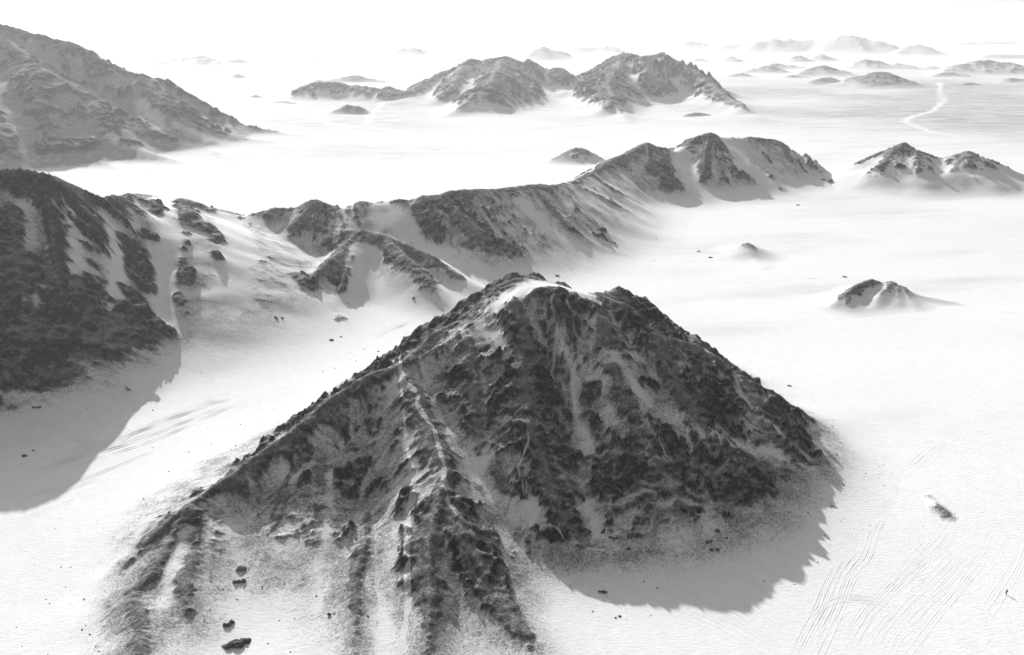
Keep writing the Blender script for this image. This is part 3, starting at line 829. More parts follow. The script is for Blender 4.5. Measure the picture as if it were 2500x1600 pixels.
def far_hill(name, label, pts, slope=0.45, rock=.6, seed=0, group=None, apron=None, base_rock=0.0):
    """pts rows: px py depth"""
    Y = sum(p[2] for p in pts) / len(pts)
    R = Range(max(3.0, Y * 0.006), slope, 0.15, Y * 0.02)
    R.crest([(p[0], p[1], p[2], p[3] if len(p) > 3 else rock) for p in pts], jag=Y * 0.0030, seed=seed)
    s = Y / 1400.0
    # short ribs running toward and away from the viewer
    rnd = random.Random(seed)
    C = np.array([q[:3] for q in R.S])
    zt = C[:, 2].max()
    for k in range(max(2, int(len(C) / 9))):
        c = C[rnd.randrange(len(C))]
        if c[2] < 0.35 * zt:
            continue
        for sg in (-1, 1):
            a = rnd.uniform(-0.9, 0.9)
            L = c[2] / slope * rnd.uniform(.55, .95)
            e = (c[0] + sg * L * math.sin(a), c[1] + sg * -L * math.cos(a))
            R.add([(c[0], c[1], c[2], rock), ((c[0] + e[0]) / 2, (c[1] + e[1]) / 2, c[2] * .58, rock), (e[0], e[1], c[2] * .08, 0)], 0, None, Y * .0015, seed * 7 + k)
    zs = max(zt, 5)
    B = build_range(R, [name], [label], max(1.0, Y * 0.0026), (60 * s, 5 * s), [(30 * s, zs * .06), (12 * s, zs * .025)], (14 * s, zs * .11),
                    apron=apron or zs * .11, seed=2000 + seed * 13, base_rock=base_rock - .12 - .45 * min(1, max(0, (Y - 1500) / 2500)), rock_h=(zs * .05, zs * .35), scree_h=(zs * .10, zs * .8), margin=30 * s)  # dark rock thins with distance: haze paleness put into the hill colour
    if group:
        for o in B.objs:
            o['group'] = group
    BUILT.append(B)

FAR = [
 ('knoll', 'small rocky knoll standing just left of the sandy ridge end, far bank of the plain', [(1300, 372, 925), (1330, 356, 930), (1356, 343, 935, .9), (1385, 353, 932), (1420, 372, 925)], .5, .55),
 ('knoll', 'small dark knoll on the plain left of the jagged central mountain', [(782, 262, 1450), (805, 250, 1460), (820, 242, 1465), (840, 249, 1460), (858, 260, 1450)], .5, .9),
 ('knoll', 'low rocky knoll at the right foot of the jagged central mountain', [(1610, 270, 1400), (1640, 263, 1405), (1660, 265, 1405), (1690, 276, 1395)], .45, .8),
 ('ridge', 'thin low ridge just right of the big hazy mountain', [(515, 250, 1660), (535, 240, 1665), (560, 243, 1665), (600, 246, 1660), (650, 238, 1660), (672, 237, 1655), (690, 240, 1640)], .5, .9),
 ('hill', 'rounded hazy hump behind the right shoulder of the jagged central mountain', [(1490, 140, 1800), (1515, 128, 1800), (1545, 121, 1800), (1575, 133, 1800), (1600, 148, 1790), (1640, 170, 1770)], .55, .9),
 ('hill', 'faint low hill behind the ridge left of the central mountain', [(670, 207, 2250), (700, 200, 2260), (750, 187, 2270), (800, 182, 2270), (838, 175, 2270), (870, 184, 2260), (900, 190, 2250)], .4, .8),
 ('hill', 'tiny lone mound on the far plain right of the big hazy mountain', [(576, 229, 1780), (605, 222, 1790), (625, 228, 1780)], .35, .8),
 ('hill', 'tiny dark pyramid-shaped hill, nearest of the two on the white far plain', [(540, 180, 2440), (556, 172, 2445), (572, 180, 2440)], .4, .9),
 ('hill', 'small pyramid-shaped hill, farther of the two on the white far plain', [(533, 149, 3350), (548, 140, 3360), (560, 138, 3360), (590, 150, 3350)], .4, .9),
 ('hill', 'pale hazy hill with a peaked right end beyond the big left mountain', [(350, 150, 3150), (400, 140, 3200), (440, 135, 3200), (475, 128, 3210), (500, 139, 3200), (520, 150, 3150)], .35, .7),
 ('hill', 'very faint long ridge on the horizon behind the big left mountain', [(120, 110, 6600), (190, 85, 7000), (225, 82, 7000), (330, 95, 7000), (400, 105, 6900), (460, 118, 6900), (530, 136, 6600)], .35, .7),
 ('hill', 'row of three low mounds on the far plain, left of centre', [(632, 150, 3500), (660, 142, 3520), (690, 147, 3500), (735, 147, 3500), (752, 140, 3510), (775, 150, 3480)], .35, .7),
 ('hill', 'hazy two-humped hill beyond the left shoulder of the central mountain', [(860, 130, 4100), (885, 119, 4200), (903, 115, 4200), (920, 121, 4200), (945, 112, 4200), (962, 110, 4200), (985, 114, 4200), (1015, 128, 4180), (1070, 138, 4100)], .35, .7),
 ('hill', 'hazy pointed hill between the two peaks of the central mountain', [(1225, 140, 3600), (1250, 120, 3700), (1270, 108, 3700), (1290, 118, 3700), (1312, 120, 3700), (1345, 140, 3600)], .4, .8),
 ('hill', 'faint hills seen over the saddle left of the tallest central peak', [(1345, 120, 4600), (1385, 107, 4650), (1410, 110, 4650), (1432, 104, 4650), (1460, 118, 4600)], .35, .7),
 ('hill', 'faint flat-topped hill right of the tallest central peak on the horizon', [(1550, 116, 5200), (1590, 102, 5300), (1625, 97, 5300), (1650, 101, 5300), (1680, 112, 5200)], .3, .8),
 ('hill', 'faint pair of low hills in the haze right of the flat-topped hill', [(1680, 112, 5000), (1715, 101, 5100), (1740, 104, 5100), (1760, 98, 5100), (1785, 105, 5100), (1815, 114, 5000)], .3, .6),
 ('mountain', 'long hazy mountain with a sharp summit on the right horizon', [(1770, 100, 4700), (1800, 90, 4700), (1860, 92, 4700), (1920, 94, 4700), (1960, 84, 4650), (2010, 80, 4600), (2035, 90, 4600), (2065, 93, 4550), (2100, 108, 4500), (2125, 115, 4450)], .4, .6),
 ('hill', 'small hazy twin hill at the right foot of the sharp far mountain', [(2115, 120, 4300), (2140, 106, 4350), (2165, 105, 4350), (2185, 117, 4330), (2210, 130, 4250)], .35, .6),
 ('hill', 'low broken hills just beyond the right shoulder of the central mountain', [(1605, 145, 3500), (1640, 135, 3560), (1660, 139, 3560), (1680, 141, 3560), (1710, 133, 3560), (1745, 145, 3500)], .3, .6),
 ('hill', 'dark low hump in the middle of the right far plain', [(1850, 142, 3500), (1870, 133, 3530), (1890, 132, 3530), (1918, 143, 3500)], .35, .9),
 ('hill', 'slim peaked hill just right of the dark low hump', [(1905, 143, 3600), (1932, 127, 3650), (1960, 139, 3600), (2000, 145, 3550)], .35, .6),
 ('hill', 'broad low hill at the near left of the right far plain', [(1735, 170, 2700), (1775, 160, 2740), (1800, 151, 2750), (1825, 160, 2740), (1855, 172, 2700)], .3, .8),
 ('hill', 'small low hill with two spurs left of the broad one', [(1700, 183, 2500), (1740, 171, 2530), (1770, 176, 2520), (1790, 184, 2500)], .3, .6),
 ('hill', 'rough low hill with dark top left of the smooth dark cone', [(1885, 170, 2550), (1925, 155, 2600), (1955, 160, 2600), (1975, 168, 2580), (2010, 176, 2530)], .3, .9),
 ('hill', 'ragged low spur hill directly left of the smooth dark cone', [(1910, 190, 2220), (1940, 181, 2250), (1965, 184, 2250), (2000, 193, 2200)], .32, .8),
 ('hill', 'wide low hills along the horizon above the smooth dark cone', [(1990, 158, 2950), (2030, 145, 3000), (2058, 139, 3000), (2090, 150, 3000), (2120, 149, 3000), (2160, 157, 2950), (2190, 154, 2950), (2230, 163, 2900)], .3, .8),
 ('hill', 'smooth dark cone standing on the grey right far plain', [(1995, 200, 2130), (2035, 180, 2150), (2060, 168, 2155), (2078, 167, 2155), (2095, 175, 2150), (2125, 190, 2140), (2180, 205, 2110)], .33, 1.0),
 ('hill', 'wide dark hill running out of the right edge near the horizon', [(2225, 165, 2650), (2270, 150, 2700), (2325, 141, 2720), (2370, 145, 2720), (2410, 150, 2700), (2500, 165, 2650)], .3, 1.0),
 ('hill', 'slight rise on the grey plain right of the smooth dark cone', [(2240, 200, 2150), (2275, 193, 2170), (2310, 200, 2150), (2350, 208, 2120)], .28, .6),
 ('hill', 'pale hill on the horizon at the right edge', [(2280, 140, 3850), (2320, 127, 3900), (2345, 124, 3900), (2400, 127, 3900), (2480, 138, 3850)], .3, .5),
 ('mountain', 'very faint high mountain on the horizon above the central peaks', [(1440, 62, 8800), (1490, 40, 9000), (1530, 25, 9000), (1570, 32, 9000), (1610, 45, 9000), (1660, 52, 9000), (1740, 62, 8900), (1850, 78, 8800)], .4, .6),
 ('hill', 'low pale rise on the far plain above the jagged saddle of the central mountain', [(1090, 130, 5200), (1130, 117, 5300), (1160, 113, 5300), (1200, 121, 5250), (1225, 130, 5200)], .3, .6),
 ('hill', 'very faint ridge on the horizon left of the faint high mountain', [(1060, 98, 7200), (1110, 90, 7400), (1150, 92, 7400), (1230, 104, 7200)], .3, .6),
 ('hill', 'thin dark rise close under the dark low hump on the right far plain', [(1790, 158, 2950), (1830, 150, 3000), (1870, 153, 3000), (1905, 160, 2950)], .28, .8),
 ('hill', 'low pale rise between the broad low hill and the rough dark-topped hill', [(1835, 182, 2450), (1865, 174, 2480), (1895, 178, 2480), (1920, 184, 2440)], .28, .7),
 ('hill', 'low spur hill at the left foot of the wide dark right-edge hill', [(2190, 178, 2500), (2225, 170, 2540), (2260, 172, 2540), (2310, 182, 2480)], .28, .8),
 ('hill', 'faint long rise behind the pale hill at the right edge', [(2200, 112, 6200), (2260, 102, 6400), (2330, 98, 6500), (2420, 100, 6500), (2520, 108, 6300)], .3, .7),
 ('hill', 'small knob on the grey plain below the wide dark right-edge hill', [(2350, 192, 2250), (2380, 183, 2280), (2405, 186, 2280), (2440, 196, 2230)], .3, .8),
 ('mound', 'faint low sand mound at the right edge below the ribbed hill', [(2330, 722, 420), (2365, 730, 414), (2395, 748, 404), (2430, 765, 396)], .3, .5),
 ('mound', 'tiny stony mound on the sand left of the ribbed hill', [(1870, 664, 470), (1905, 652, 476), (1918, 650, 477, .9), (1945, 662, 471)], .35, .6),
]
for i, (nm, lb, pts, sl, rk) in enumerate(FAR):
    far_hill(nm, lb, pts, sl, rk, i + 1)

# ------------------------------------------------------------------ the sand plain, one sheet to the horizon
def build_plain():
    ys = [70.0]
    while ys[-1] < 26000:
        ys.append(ys[-1] + max(0.9, ys[-1] * 0.0045))
    ys = np.array(ys)
    ks = np.linspace(-1.15, 1.15, 420)
    X = ks[None, :] * (ys[:, None] + 60)
    Y = np.repeat(ys[:, None], len(ks), 1)
    Z = plain_z(X, Y)
    idx = np.arange(X.size).reshape(X.shape)
    q = np.stack([idx[:-1, :-1], idx[:-1, 1:], idx[1:, 1:], idx[1:, :-1]], -1).reshape(-1, 4)
    g = gravel_at(X, Y)
    o = mesh_from_grid('ground', np.stack([X.ravel(), Y.ravel(), Z.ravel()], 1), q, dict(gravel=g.ravel()), (0, 0, 0))
    o['kind'] = 'structure'
    o['label'] = 'pale open sand plain between the mountains'
build_plain()

# ------------------------------------------------------------------ haze
def build_haze():
    x, y0, y1, z0, z1 = 34000, -400, 27000, -12, 340
    me = bpy.data.meshes.new('haze')
    v = [(-x, y0, z0), (x, y0, z0), (x, y1, z0), (-x, y1, z0), (-x, y0, z1), (x, y0, z1), (x, y1, z1), (-x, y1, z1)]
    me.from_pydata(v, [], [(0, 3, 2, 1), (4, 5, 6, 7), (0, 1, 5, 4), (1, 2, 6, 5), (2, 3, 7, 6), (3, 0, 4, 7)])
    o = bpy.data.objects.new('haze', me)
    COL.objects.link(o)
    o['kind'] = 'stuff'
    o['label'] = 'pale haze hanging over the whole desert'
    m = bpy.data.materials.new('haze')
    m.use_nodes = True
    nt = m.node_tree
    for n in list(nt.nodes):
        nt.nodes.remove(n)
    out = nt.nodes.new('ShaderNodeOutputMaterial')
    pv = nt.nodes.new('ShaderNodeVolumePrincipled')
    pv.inputs['Color'].default_value = (0.97, 0.97, 0.97, 1)
    pv.inputs['Density'].default_value = HAZE_DENSITY
    pv.inputs['Anisotropy'].default_value = 0.35
    pv.inputs['Density Attribute'].default_value = ''
    nt.links.new(pv.outputs['Volume'], out.inputs['Volume'])
    try:
        m.cycles.homogeneous_volume = True
    except Exception:
        pass
    me.materials.append(m)
build_haze()

# ------------------------------------------------------------------ tyre tracks: low berms pressed up out of the sand
SAND = plain_mat('track_sand', 0.50, 0.95, 0.06, 0.3)
RND = random.Random(5)

def bundle(pix, n, width, seed, h=0.16, w=0.34, gap=0.25, label=None):
    """n wandering ruts along one measured line; each berm a low ridge with both feet under the sand"""
    base = np.array([ground_at(a, b)[:2] for a, b in pix])
    q, s = resample(np.c_[base, np.zeros(len(base))], 1.2)
    # round the corners
    for _ in range(6):
        q[1:-1] = (q[:-2] + 2 * q[1:-1] + q[2:]) / 4
    t = np.gradient(q[:, :2], axis=0)
    t /= np.linalg.norm(t, axis=1)[:, None] + 1e-9
    nrm = np.stack([-t[:, 1], t[:, 0]], 1)
    rnd = random.Random(seed)
    V, F = [], []
    for k in range(n):
        off = rnd.uniform(-.5, .5) * width
        ph = rnd.uniform(0, 500)
        drift = width * 0.22 * noise(s / 120 + ph, s * 0 + ph, seed) + 0.12 * noise(s / 9 + ph, s * 0 + ph, seed + 3)
        amp = np.clip(0.6 + 1.1 * fbm(s / 9.0 + ph, s * 0 + k, seed + 9, 3), -0.4, 1.2) * h * rnd.uniform(.3, .75)
        a0 = rnd.uniform(0, .25); a1 = rnd.uniform(.75, 1)
        for side in (-.5, .5):
            c = q[:, :2] + nrm * (off + drift + side * 1.5)[:, None]
            pz = plain_z(c[:, 0], c[:, 1])
            b0 = len(V)
            cnt = 0
            for i in range(len(c)):
                f = s[i] / s[-1]
                if f < a0 or f > a1:
                    continue
                top = max(amp[i] * min(1.0, 9 * (f - a0), 9 * (a1 - f)), -0.03)
                for e, z in ((-1, -0.06), (-.35, top), (.1, top * .55), (1, -0.06)):
                    V.append((c[i, 0] + nrm[i, 0] * w * e, c[i, 1] + nrm[i, 1] * w * e, pz[i] + z))
                if cnt:
                    j = b0 + cnt * 4
                    for m in range(3):
                        F.append((j - 4 + m, j - 3 + m, j + 1 + m, j + m))
                cnt += 1
    V = np.array(V)
    org = V.mean(0); org[2] = 0
    me = bpy.data.meshes.new('tyre_track')
    me.from_pydata([tuple(v) for v in V - org], [], F)
    me.polygons.foreach_set('use_smooth', [True] * len(me.polygons))
    me.materials.append(SAND)
    o = bpy.data.objects.new('tyre_track', me)
    COL.objects.link(o)
    o.location = org
    o['kind'] = 'structure'
    o['label'] = label or 'band of tyre ruts crossing the pale sand'
    return o

TR = [
 ([(2108, 1112), (2078, 1160), (2074, 1190), (2046, 1235), (2022, 1305), (1985, 1350), (1950, 1440), (1900, 1535), (1860, 1620)], 9, 7.0, .30, 'main band of deep tyre ruts running down the sand at the right'),
 ([(2130, 1115), (2190, 1060), (2240, 1030)], 4, 5.0, .16, 'faint ruts fanning off the top of the main band'),
 ([(1440, 1360), (1560, 1405), (1700, 1470), (1830, 1540)], 7, 9.0, .18, 'ruts leaving the foot of the nearest mountain toward the bottom edge'),
 ([(1460, 1305), (1600, 1335), (1720, 1350), (1930, 1375)], 6, 6.0, .20, 'ruts sweeping right out of the shaded foot of the nearest mountain'),
 ([(1480, 1310), (1620, 1370), (1760, 1450), (1880, 1530)], 6, 7.0, .18, 'ruts running from the mountain shadow to the bottom edge'),
 ([(1740, 1210), (1790, 1290), (1860, 1370), (1920, 1400)], 6, 5.0, .20, 'ruts curving through the shadow of the nearest mountain'),
 ([(1850, 1090), (1950, 1135), (2050, 1180), (2080, 1195)], 6, 9.0, .18, 'ruts running from the right foot of the mountain to the main band'),
 ([(2270, 1230), (2230, 1290), (2150, 1370), (2070, 1450), (2000, 1560)], 8, 14.0, .20, 'long slanting ruts left of the walking figure'),
 ([(2330, 1290), (2260, 1370), (2180, 1450), (2090, 1560)], 7, 14.0, .18, 'long slanting ruts near the walking figure'),
 ([(2400, 1250), (2380, 1310), (2340, 1380), (2290, 1460)], 6, 16.0, .14, 'faint upright ruts at the right edge'),
 ([(2060, 1210), (2150, 1250), (2190, 1310), (2150, 1340), (2070, 1345)], 4, 9.0, .12, 'faint looping ruts between the main band and the mound'),
 ([(1880, 1450), (1960, 1400), (2080, 1410), (2200, 1500)], 4, 12.0, .12, 'faint ruts crossing the main band'),
 ([(-40, 1190), (150, 1130), (350, 1060), (520, 990), (640, 945)], 20, 46.0, .17, 'wide band of ruts along the valley floor at the left'),
 ([(20, 1230), (220, 1180), (400, 1100), (540, 1010)], 14, 34.0, .15, 'ruts along the lower valley floor at the left'),
 ([(700, 860), (800, 815), (900, 775), (1000, 735), (1060, 700)], 8, 9.0, .20, 'ruts climbing the valley behind the nearest mountain'),
 ([(30, 1030), (110, 1000), (200, 1030), (280, 1080)], 6, 8.0, .24, 'curving ruts in the shadow of the left mountain'),
 ([(170, 940), (260, 1000), (330, 1040)], 5, 5.0, .22, 'ruts descending the shaded fan of the left mountain'),
 ([(380, 760), (480, 820), (580, 870), (650, 910)], 5, 10.0, .16, 'faint ruts descending from the left slope into the valley'),
]
for k, (px, n, wd, h, lb) in enumerate(TR):
    d = ground_at(*px[len(px) // 2])[1]
    bundle(px, n, wd, 40 + k, h=(0.8 if px[0][0] > 1900 else 1.3) * h * max(1, d / 330), w=0.28 * max(1, d / 300), label=lb)

# ------------------------------------------------------------------ boulders and lone outcrops
def rock_mesh(seed):
    bm = bmesh.new()
    bmesh.ops.create_icosphere(bm, subdivisions=3, radius=1.0)
    rnd = random.Random(seed)
    planes = []
    for _ in range(9):
        a, b = rnd.uniform(0, 2 * math.pi), rnd.uniform(-.3, 1.2)
        planes.append((math.cos(a) * math.cos(b), math.sin(a) * math.cos(b), math.sin(b), rnd.uniform(.55, .9)))
    for v in bm.verts:
        c = v.co
        for (a, b, d, r) in planes:             # chip flat faces off
            s = c.x * a + c.y * b + c.z * d
            if s > r:
                c.x -= (s - r) * a; c.y -= (s - r) * b; c.z -= (s - r) * d
        n = float(fbm(np.array([c.x * 1.7 + seed]), np.array([c.y * 1.7 + c.z * 2.3]), seed, 3)[0])
        c *= 1 + 0.22 * n
    me = bpy.data.meshes.new('boulder')
    bm.to_mesh(me); bm.free()
    me.materials.append(ROCK)
    return me
ROCKS = [rock_mesh(700 + i) for i in range(7)]

def boulder(px, py, wpx, hpx, label, rot=0.0, group=None, name='boulder', n=1):
    """a lone rock (one mesh of n chipped lobes) whose image is about wpx by hpx"""
    x, y, z = see(px, py)
    dist = math.hypot(math.hypot(x, y), CAM_Z - z)
    m = dist / FPX
    sx = wpx * m * .5
    sz = hpx * m * .5
    rnd = random.Random(int(px * 7 + py))
    if n == 1:
        me = rnd.choice(ROCKS)
    else:
        bm = bmesh.new()
        for k in range(n):
            src = ROCKS[rnd.randrange(len(ROCKS))]
            b2 = bmesh.new(); b2.from_mesh(src)
            f = rnd.uniform(.35, .62)
            a = rnd.uniform(0, 6.28)
            ox, oy = (k / (n - 1) - .5) * 1.3 + rnd.uniform(-.12, .12), rnd.uniform(-.35, .35)
            for v in b2.verts:
                c = v.co
                X = c.x * math.cos(a) - c.y * math.sin(a); Yv = c.x * math.sin(a) + c.y * math.cos(a)
                v.co = (X * f + ox, Yv * f + oy, c.z * f * rnd.uniform(1.0, 1.0) * 1.2)
            tmp = bpy.data.meshes.new('tmp'); b2.to_mesh(tmp); b2.free()
            bm.from_mesh(tmp); bpy.data.meshes.remove(tmp)
        me = bpy.data.meshes.new(name); bm.to_mesh(me); bm.free()
        me.materials.append(ROCK)
    o = bpy.data.objects.new(name, me)
    COL.objects.link(o)
    hgt = max(sz * 0.8, sx * .35)
    o.location = (x, y, z + hgt * 0.1)
    o.scale = (sx, sx * rnd.uniform(.6, .8), hgt)
    o.rotation_euler = (0, 0, rot + rnd.uniform(-.3, .3))
    o['label'] = label
    o['category'] = 'rock' if n == 1 else 'outcrop'
    if group:
        o['group'] = group
    return o

BL = [
 (97, 918, 24, 22, 'broken dark outcrop in the left shadow, nearest the left edge of its pair', .3, 'rock_outcrop', 4),
 (87, 959, 18, 14, 'dark outcrop just below the broken one in the left shadow', .2, 'rock_outcrop', 3),
 (58, 1073, 13, 9, 'dark round boulder on shaded sand near the left edge', 0, 'boulder', 1),
 (78, 1060, 7, 5, 'small stone just right of the round boulder near the left edge', 0, 'boulder', 1),
 (259, 846, 24, 14, 'flat dark outcrop alone on the smooth shaded fan', .2, 'rock_outcrop', 3),
 (297, 822, 12, 7, 'small dark rock up right of the flat outcrop on the fan', 0, 'boulder', 1),
 (318, 722, 36, 14, 'thin curved outcrop at the foot of the left slope', .4, 'rock_outcrop', 5),
 (140, 885, 42, 16, 'ragged outcrop at the base of the left rock face', .4, 'rock_outcrop', 5),
 (440, 736, 12, 7, 'small dark rock on lit sand under the shadow tip of the left mountain', 0, 'boulder', 1),
 (648, 748, 12, 9, 'left rock of the pair on white sand in the valley', 0, 'boulder', 1),
 (663, 749, 9, 8, 'right rock of the pair on white sand in the valley', 0, 'boulder', 1),
 (778, 800, 12, 8, 'low rock at the foot of the knoll behind the nearest mountain', 0, 'boulder', 1),
 (801, 792, 7, 5, 'little stone right of the low rock at the foot of the knoll', 0, 'boulder', 1),
 (972, 703, 9, 9, 'lone dark rock on the bright slope behind the nearest crest', 0, 'boulder', 1),
 (889, 827, 6, 5, 'tiny dark stone on white sand above the left crest', 0, 'boulder', 1),
 (1308, 649, 12, 6, 'flat rock on the sand right behind the summit', 0, 'boulder', 1),
 (1833, 445, 10, 8, 'pointed rock on sand below the far knoll', 0, 'boulder', 1),
 (1875, 483, 11, 5, 'dark rock alone on the plain below the far knoll', 0, 'boulder', 1),
 (1940, 425, 30, 12, 'leaning slab of rock at the right foot of the far knoll', .4, 'rock_outcrop', 2),
 (1642, 592, 10, 4, 'tiny dark rock left of the small cone hill', 0, 'boulder', 1),
 (1670, 606, 12, 5, 'second tiny rock left of the small cone hill, nearer to it', 0, 'boulder', 1),
 (1985, 652, 12, 5, 'small rock up left of the ribbed hill', 0, 'boulder', 1),
 (565, 1338, 25, 14, 'upper dark block on pale sand below the left crest', 0, 'boulder', 1),
 (562, 1368, 26, 30, 'lower dark outcrop on pale sand below the left crest', .2, 'rock_outcrop', 3),
 (537, 1468, 22, 26, 'dark outcrop on the lit sand near the bottom left', .6, 'rock_outcrop', 3),
 (557, 1512, 60, 40, 'big rough outcrop at the bottom edge left of centre', .2, 'rock_outcrop', 6),
 (780, 1444, 16, 18, 'pale weathered rock in the lit sand left of the long rib', 0, 'rock_outcrop', 2),
 (1418, 1252, 14, 34, 'upright narrow outcrop at the foot of the shaded face', .9, 'rock_outcrop', 4),
 (1441, 1266, 24, 20, 'blocky outcrop right of the narrow one at the foot of the face', .2, 'rock_outcrop', 3),
 (1482, 1262, 20, 22, 'lone dark outcrop at the foot of the face, right of the blocky one', .3, 'rock_outcrop', 3),
 (1476, 1290, 12, 7, 'low rock on sand under the lone dark outcrop', 0, 'boulder', 1),
 (1373, 1255, 34, 14, 'low broken outcrop beside the sand trail at the foot of the face', .3, 'rock_outcrop', 4),
 (1678, 1247, 22, 12, 'top rock of the three on a pale sand patch in the shadow', .3, 'rock_outcrop', 2),
 (1666, 1274, 18, 18, 'middle rock of the three on a pale sand patch in the shadow', .3, 'rock_outcrop', 2),
 (1677, 1291, 20, 14, 'lowest rock of the three on a pale sand patch in the shadow', .3, 'rock_outcrop', 2),
 (1707, 1265, 9, 7, 'small stone right of the three rocks in the shadow', 0, 'boulder', 1),
 (1688, 1162, 24, 16, 'rough outcrop on the pale fan high in the right shadow', .2, 'rock_outcrop', 4),
 (1735, 1174, 8, 6, 'small stone right of the rough outcrop on the fan', 0, 'boulder', 1),
 (1762, 1190, 14, 8, 'worn rock beside the ruts in the right shadow', 0, 'boulder', 1),
 (1817, 1122, 14, 20, 'dark rock high on the right shaded fan', .4, 'rock_outcrop', 2),
 (1884, 1047, 12, 14, 'dark rock near the right end of the nearest mountain', .4, 'rock_outcrop', 2),
 (1417, 1392, 20, 16, 'stony patch of rock on lit sand right of the front spur', .2, 'rock_outcrop', 3),
 (1450, 1450, 16, 10, 'dark rock on lit sand below the stony patch', .2, 'rock_outcrop', 2),
 (1240, 1298, 14, 8, 'small rock on the shaded scree right of the front spur', 0, 'boulder', 1),
 (1955, 1190, 6, 4, 'tiny stone on the white sand left of the main ruts', 0, 'boulder', 1),
 (1855, 908, 12, 5, 'small rock on white sand beyond the right crest', 0, 'boulder', 1),
 (1595, 780, 14, 7, 'rock on white sand behind the right crest', 0, 'boulder', 1),
]
for (px, py, w, h, lb, rot, nm, n) in BL:
    boulder(px, py, w, h, lb, rot, None, nm, n)

# loose stones thrown about the foot of the slopes: nobody could count them
def stones():
    rnd = random.Random(77)
    src = [(v.co[:]) for v in ROCKS[0].vertices]
    bm = bmesh.new(); bmesh.ops.create_icosphere(bm, subdivisions=1, radius=1.0)
    bv = np.array([v.co[:] for v in bm.verts]); bf = np.array([[v.index for v in f.verts] for f in bm.faces]); bm.free()
    V, F = [], []
    b = 0
    for B, n, zmax in ((B1, 1100, 5.0), (B2, 900, 9.0)):
        rs = np.random.RandomState(11)
        ii = rs.randint(0, len(B.xs), n * 14); jj = rs.randint(0, len(B.ys), n * 14)
        hh = B.h[jj, ii]
        cl = fbm(B.xs[ii] / 7.0, B.ys[jj] / 7.0, 313, 3)
        p = np.where((hh > -0.17) & (hh < zmax), np.clip(0.22 + 1.1 * cl, 0, 1) * sstep(-0.18, 0.25, hh), 0)
        ok = (rs.rand(len(ii)) < p)
        for k in np.nonzero(ok)[0][:n]:
            hx = B.xs[ii[k]] + rnd.uniform(-.4, .4); hy = B.ys[jj[k]] + rnd.uniform(-.4, .4)
            hz = B.Z[jj[k], ii[k]]
            r = 0.085 * (1 - rnd.random() * .94) ** -0.55 * (1.0 if B is B1 else 1.5)
            jit = np.array([[rnd.uniform(.7, 1.2)] * 3 for _ in bv])
            V.append(bv * jit * np.array([r, r * rnd.uniform(.6, 1), r * rnd.uniform(.5, .9)]) + np.array([hx, hy, hz + r * .1]))
            F.append(bf + b); b += len(bv)
    me = bpy.data.meshes.new('loose_stones')
    me.from_pydata(np.concatenate(V).tolist(), [], np.concatenate(F).tolist())
    me.materials.append(ROCK)
    o = bpy.data.objects.new('loose_stones', me)
    COL.objects.link(o)
    o['kind'] = 'stuff'
    o['label'] = 'loose dark stones scattered round the feet of the mountains'
stones()

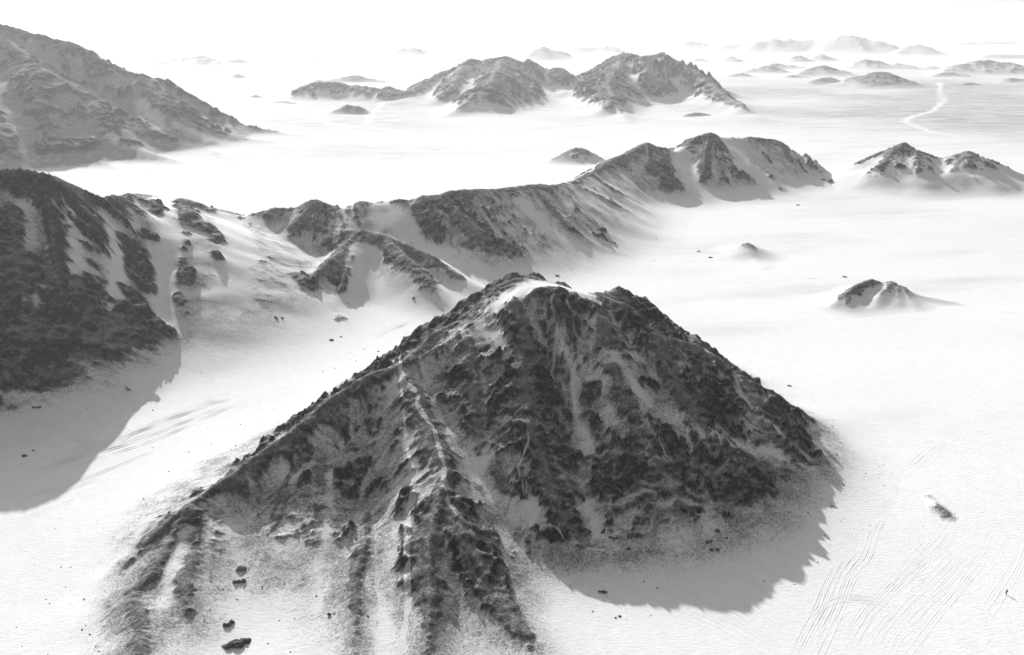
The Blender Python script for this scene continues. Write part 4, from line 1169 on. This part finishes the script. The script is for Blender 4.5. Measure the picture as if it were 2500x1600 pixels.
# ------------------------------------------------------------------ the walker
def build_person():
    g = ground_at(2363.5, 1397)
    gx, gy = g[0], g[1]
    gz = surface_z(gx, gy)
    root = bpy.data.objects.new('person', None)
    COL.objects.link(root)
    root.location = (gx, gy, gz)
    root.rotation_euler = (0, 0, math.radians(100))        # local -Y is forward: faces left in the picture
    root['label'] = 'lone person in a dark jacket standing on the sand, hands raised before the chest'
    root['category'] = 'person'
    SKIN = plain_mat('skin', 0.30, .6, .05)
    JACK = plain_mat('jacket_cloth', 0.02, .9, .2, 20)
    TROU = plain_mat('trouser_cloth', 0.03, .9, .2, 20)
    BOOT = plain_mat('boot_leather', 0.25, .7, .2, 20)
    HAIR = plain_mat('hair', 0.015, .6, .2, 40)
    def skin_obj(name, joints, edges, radii, mat, parent, rootv=0, sub=2):
        me = bpy.data.meshes.new(name)
        me.from_pydata(joints, edges, [])
        o = bpy.data.objects.new(name, me)
        COL.objects.link(o)
        o.parent = parent
        md = o.modifiers.new('skin', 'SKIN'); md.use_smooth_shade = True
        for i, d in enumerate(me.skin_vertices[0].data):
            d.radius = radii[i] if isinstance(radii[i], tuple) else (radii[i], radii[i])
            d.use_root = i == rootv
        sb = o.modifiers.new('sub', 'SUBSURF'); sb.levels = sub; sb.render_levels = sub
        me.materials.append(mat)
        return o
    J = [(0, 0, .95), (0, 0, 1.12), (0, .01, 1.30), (0, .01, 1.43), (0, 0, 1.52), (0, -.02, 1.60), (0, -.02, 1.68), (0, -.015, 1.745),
         (.10, 0, .90), (.12, -.06, .50), (.12, .04, .09), (.13, -.12, .045),
         (-.10, 0, .90), (-.12, .04, .50), (-.12, .12, .09), (-.13, -.03, .045),
         (.19, .01, 1.40), (.23, -.05, 1.14), (.10, -.28, 1.26), (.06, -.35, 1.29),
         (-.19, .01, 1.40), (-.23, -.05, 1.14), (-.10, -.28, 1.26), (-.06, -.35, 1.29)]
    E_ = [(0, 1), (1, 2), (2, 3), (3, 4), (4, 5), (5, 6), (6, 7), (0, 8), (8, 9), (9, 10), (10, 11), (0, 12), (12, 13), (13, 14), (14, 15), (3, 16), (16, 17), (17, 18), (18, 19), (3, 20), (20, 21), (21, 22), (22, 23)]
    Rr = [(.15, .11), (.13, .10), (.15, .11), (.12, .08), .055, .085, .10, .07, .085, .055, .04, .04, .085, .055, .04, .04, .06, .045, .032, .035, .06, .045, .032, .035]
    body = skin_obj('body', J, E_, Rr, SKIN, root)
    for s in (1, -1):                                     # five fingers rooted in each palm
        hx = .06 * s
        for k in range(5):
            a = (hx + (k - 2) * .016, -.36, 1.29)
            L = (.045, .07, .078, .072, .055)[k]
            if k == 0:
                a = (hx - s * .03, -.34, 1.30)
            b = (a[0] - s * .005, a[1] - L * .6, a[2] + .02)
            c = (b[0] - s * .01, b[1] - L * .25, b[2] - .03)
            skin_obj('finger', [a, b, c], [(0, 1), (1, 2)], [.009, .0085, .007], SKIN, body, 0, 1)
    jk = skin_obj('jacket', [J[0], J[1], J[2], J[3], J[16], J[17], (.12, -.25, 1.25), J[20], J[21], (-.12, -.25, 1.25)], [(0, 1), (1, 2), (2, 3), (3, 4), (4, 5), (5, 6), (3, 7), (7, 8), (8, 9)],
                  [(.19, .15), (.165, .13), (.185, .14), (.14, .10), .085, .065, .05, .085, .065, .05], JACK, root)
    skin_obj('trousers', [J[0], J[8], J[9], (.12, .03, .16), J[12], J[13], (-.12, .11, .16)], [(0, 1), (1, 2), (2, 3), (0, 4), (4, 5), (5, 6)], [(.17, .13), .105, .08, .07, .105, .08, .07], TROU, root)
    for (a, b) in ((J[10], J[11]), (J[14], J[15])):
        skin_obj('boot', [(a[0], a[1] + .02, .16), (a[0], a[1] + .02, .06), (b[0], b[1] - .03, .05)], [(0, 1), (1, 2)], [.058, .06, .05], BOOT, root, 1)
    skin_obj('hair', [(0, .03, 1.64), (0, .02, 1.72), (0, -.03, 1.775)], [(0, 1), (1, 2)], [.085, .105, .07], HAIR, root)
    # face: nose, eyes, mouth, ears
    def blob(name, loc, sc, mat):
        bm = bmesh.new(); bmesh.ops.create_icosphere(bm, subdivisions=2, radius=1.0)
        for v in bm.verts:
            v.co = (loc[0] + v.co.x * sc[0], loc[1] + v.co.y * sc[1], loc[2] + v.co.z * sc[2])
        me = bpy.data.meshes.new(name); bm.to_mesh(me); bm.free(); me.materials.append(mat)
        o = bpy.data.objects.new(name, me); COL.objects.link(o); o.parent = body
    blob('nose', (0, -.118, 1.655), (.013, .018, .022), SKIN)
    blob('mouth', (0, -.108, 1.612), (.024, .008, .007), HAIR)
    for s in (1, -1):
        blob('eye', (.033 * s, -.104, 1.68), (.013, .01, .008), HAIR)
        blob('ear', (.095 * s, -.01, 1.66), (.012, .022, .032), SKIN)
    # the handset held in both hands
    bm = bmesh.new(); bmesh.ops.create_cube(bm, size=1.0)
    for v in bm.verts:
        v.co = (v.co.x * .17, v.co.y * .09 - .40, v.co.z * .035 + 1.315)
    bmesh.ops.bevel(bm, geom=bm.edges[:], offset=.01, segments=2, affect='EDGES')
    me = bpy.data.meshes.new('handset'); bm.to_mesh(me); bm.free(); me.materials.append(JACK)
    o = bpy.data.objects.new('handset', me); COL.objects.link(o)
    o.location = root.location; o.rotation_euler = root.rotation_euler
    o['label'] = 'small dark handset held in the hands of the lone person'
    o['category'] = 'handset'
build_person()
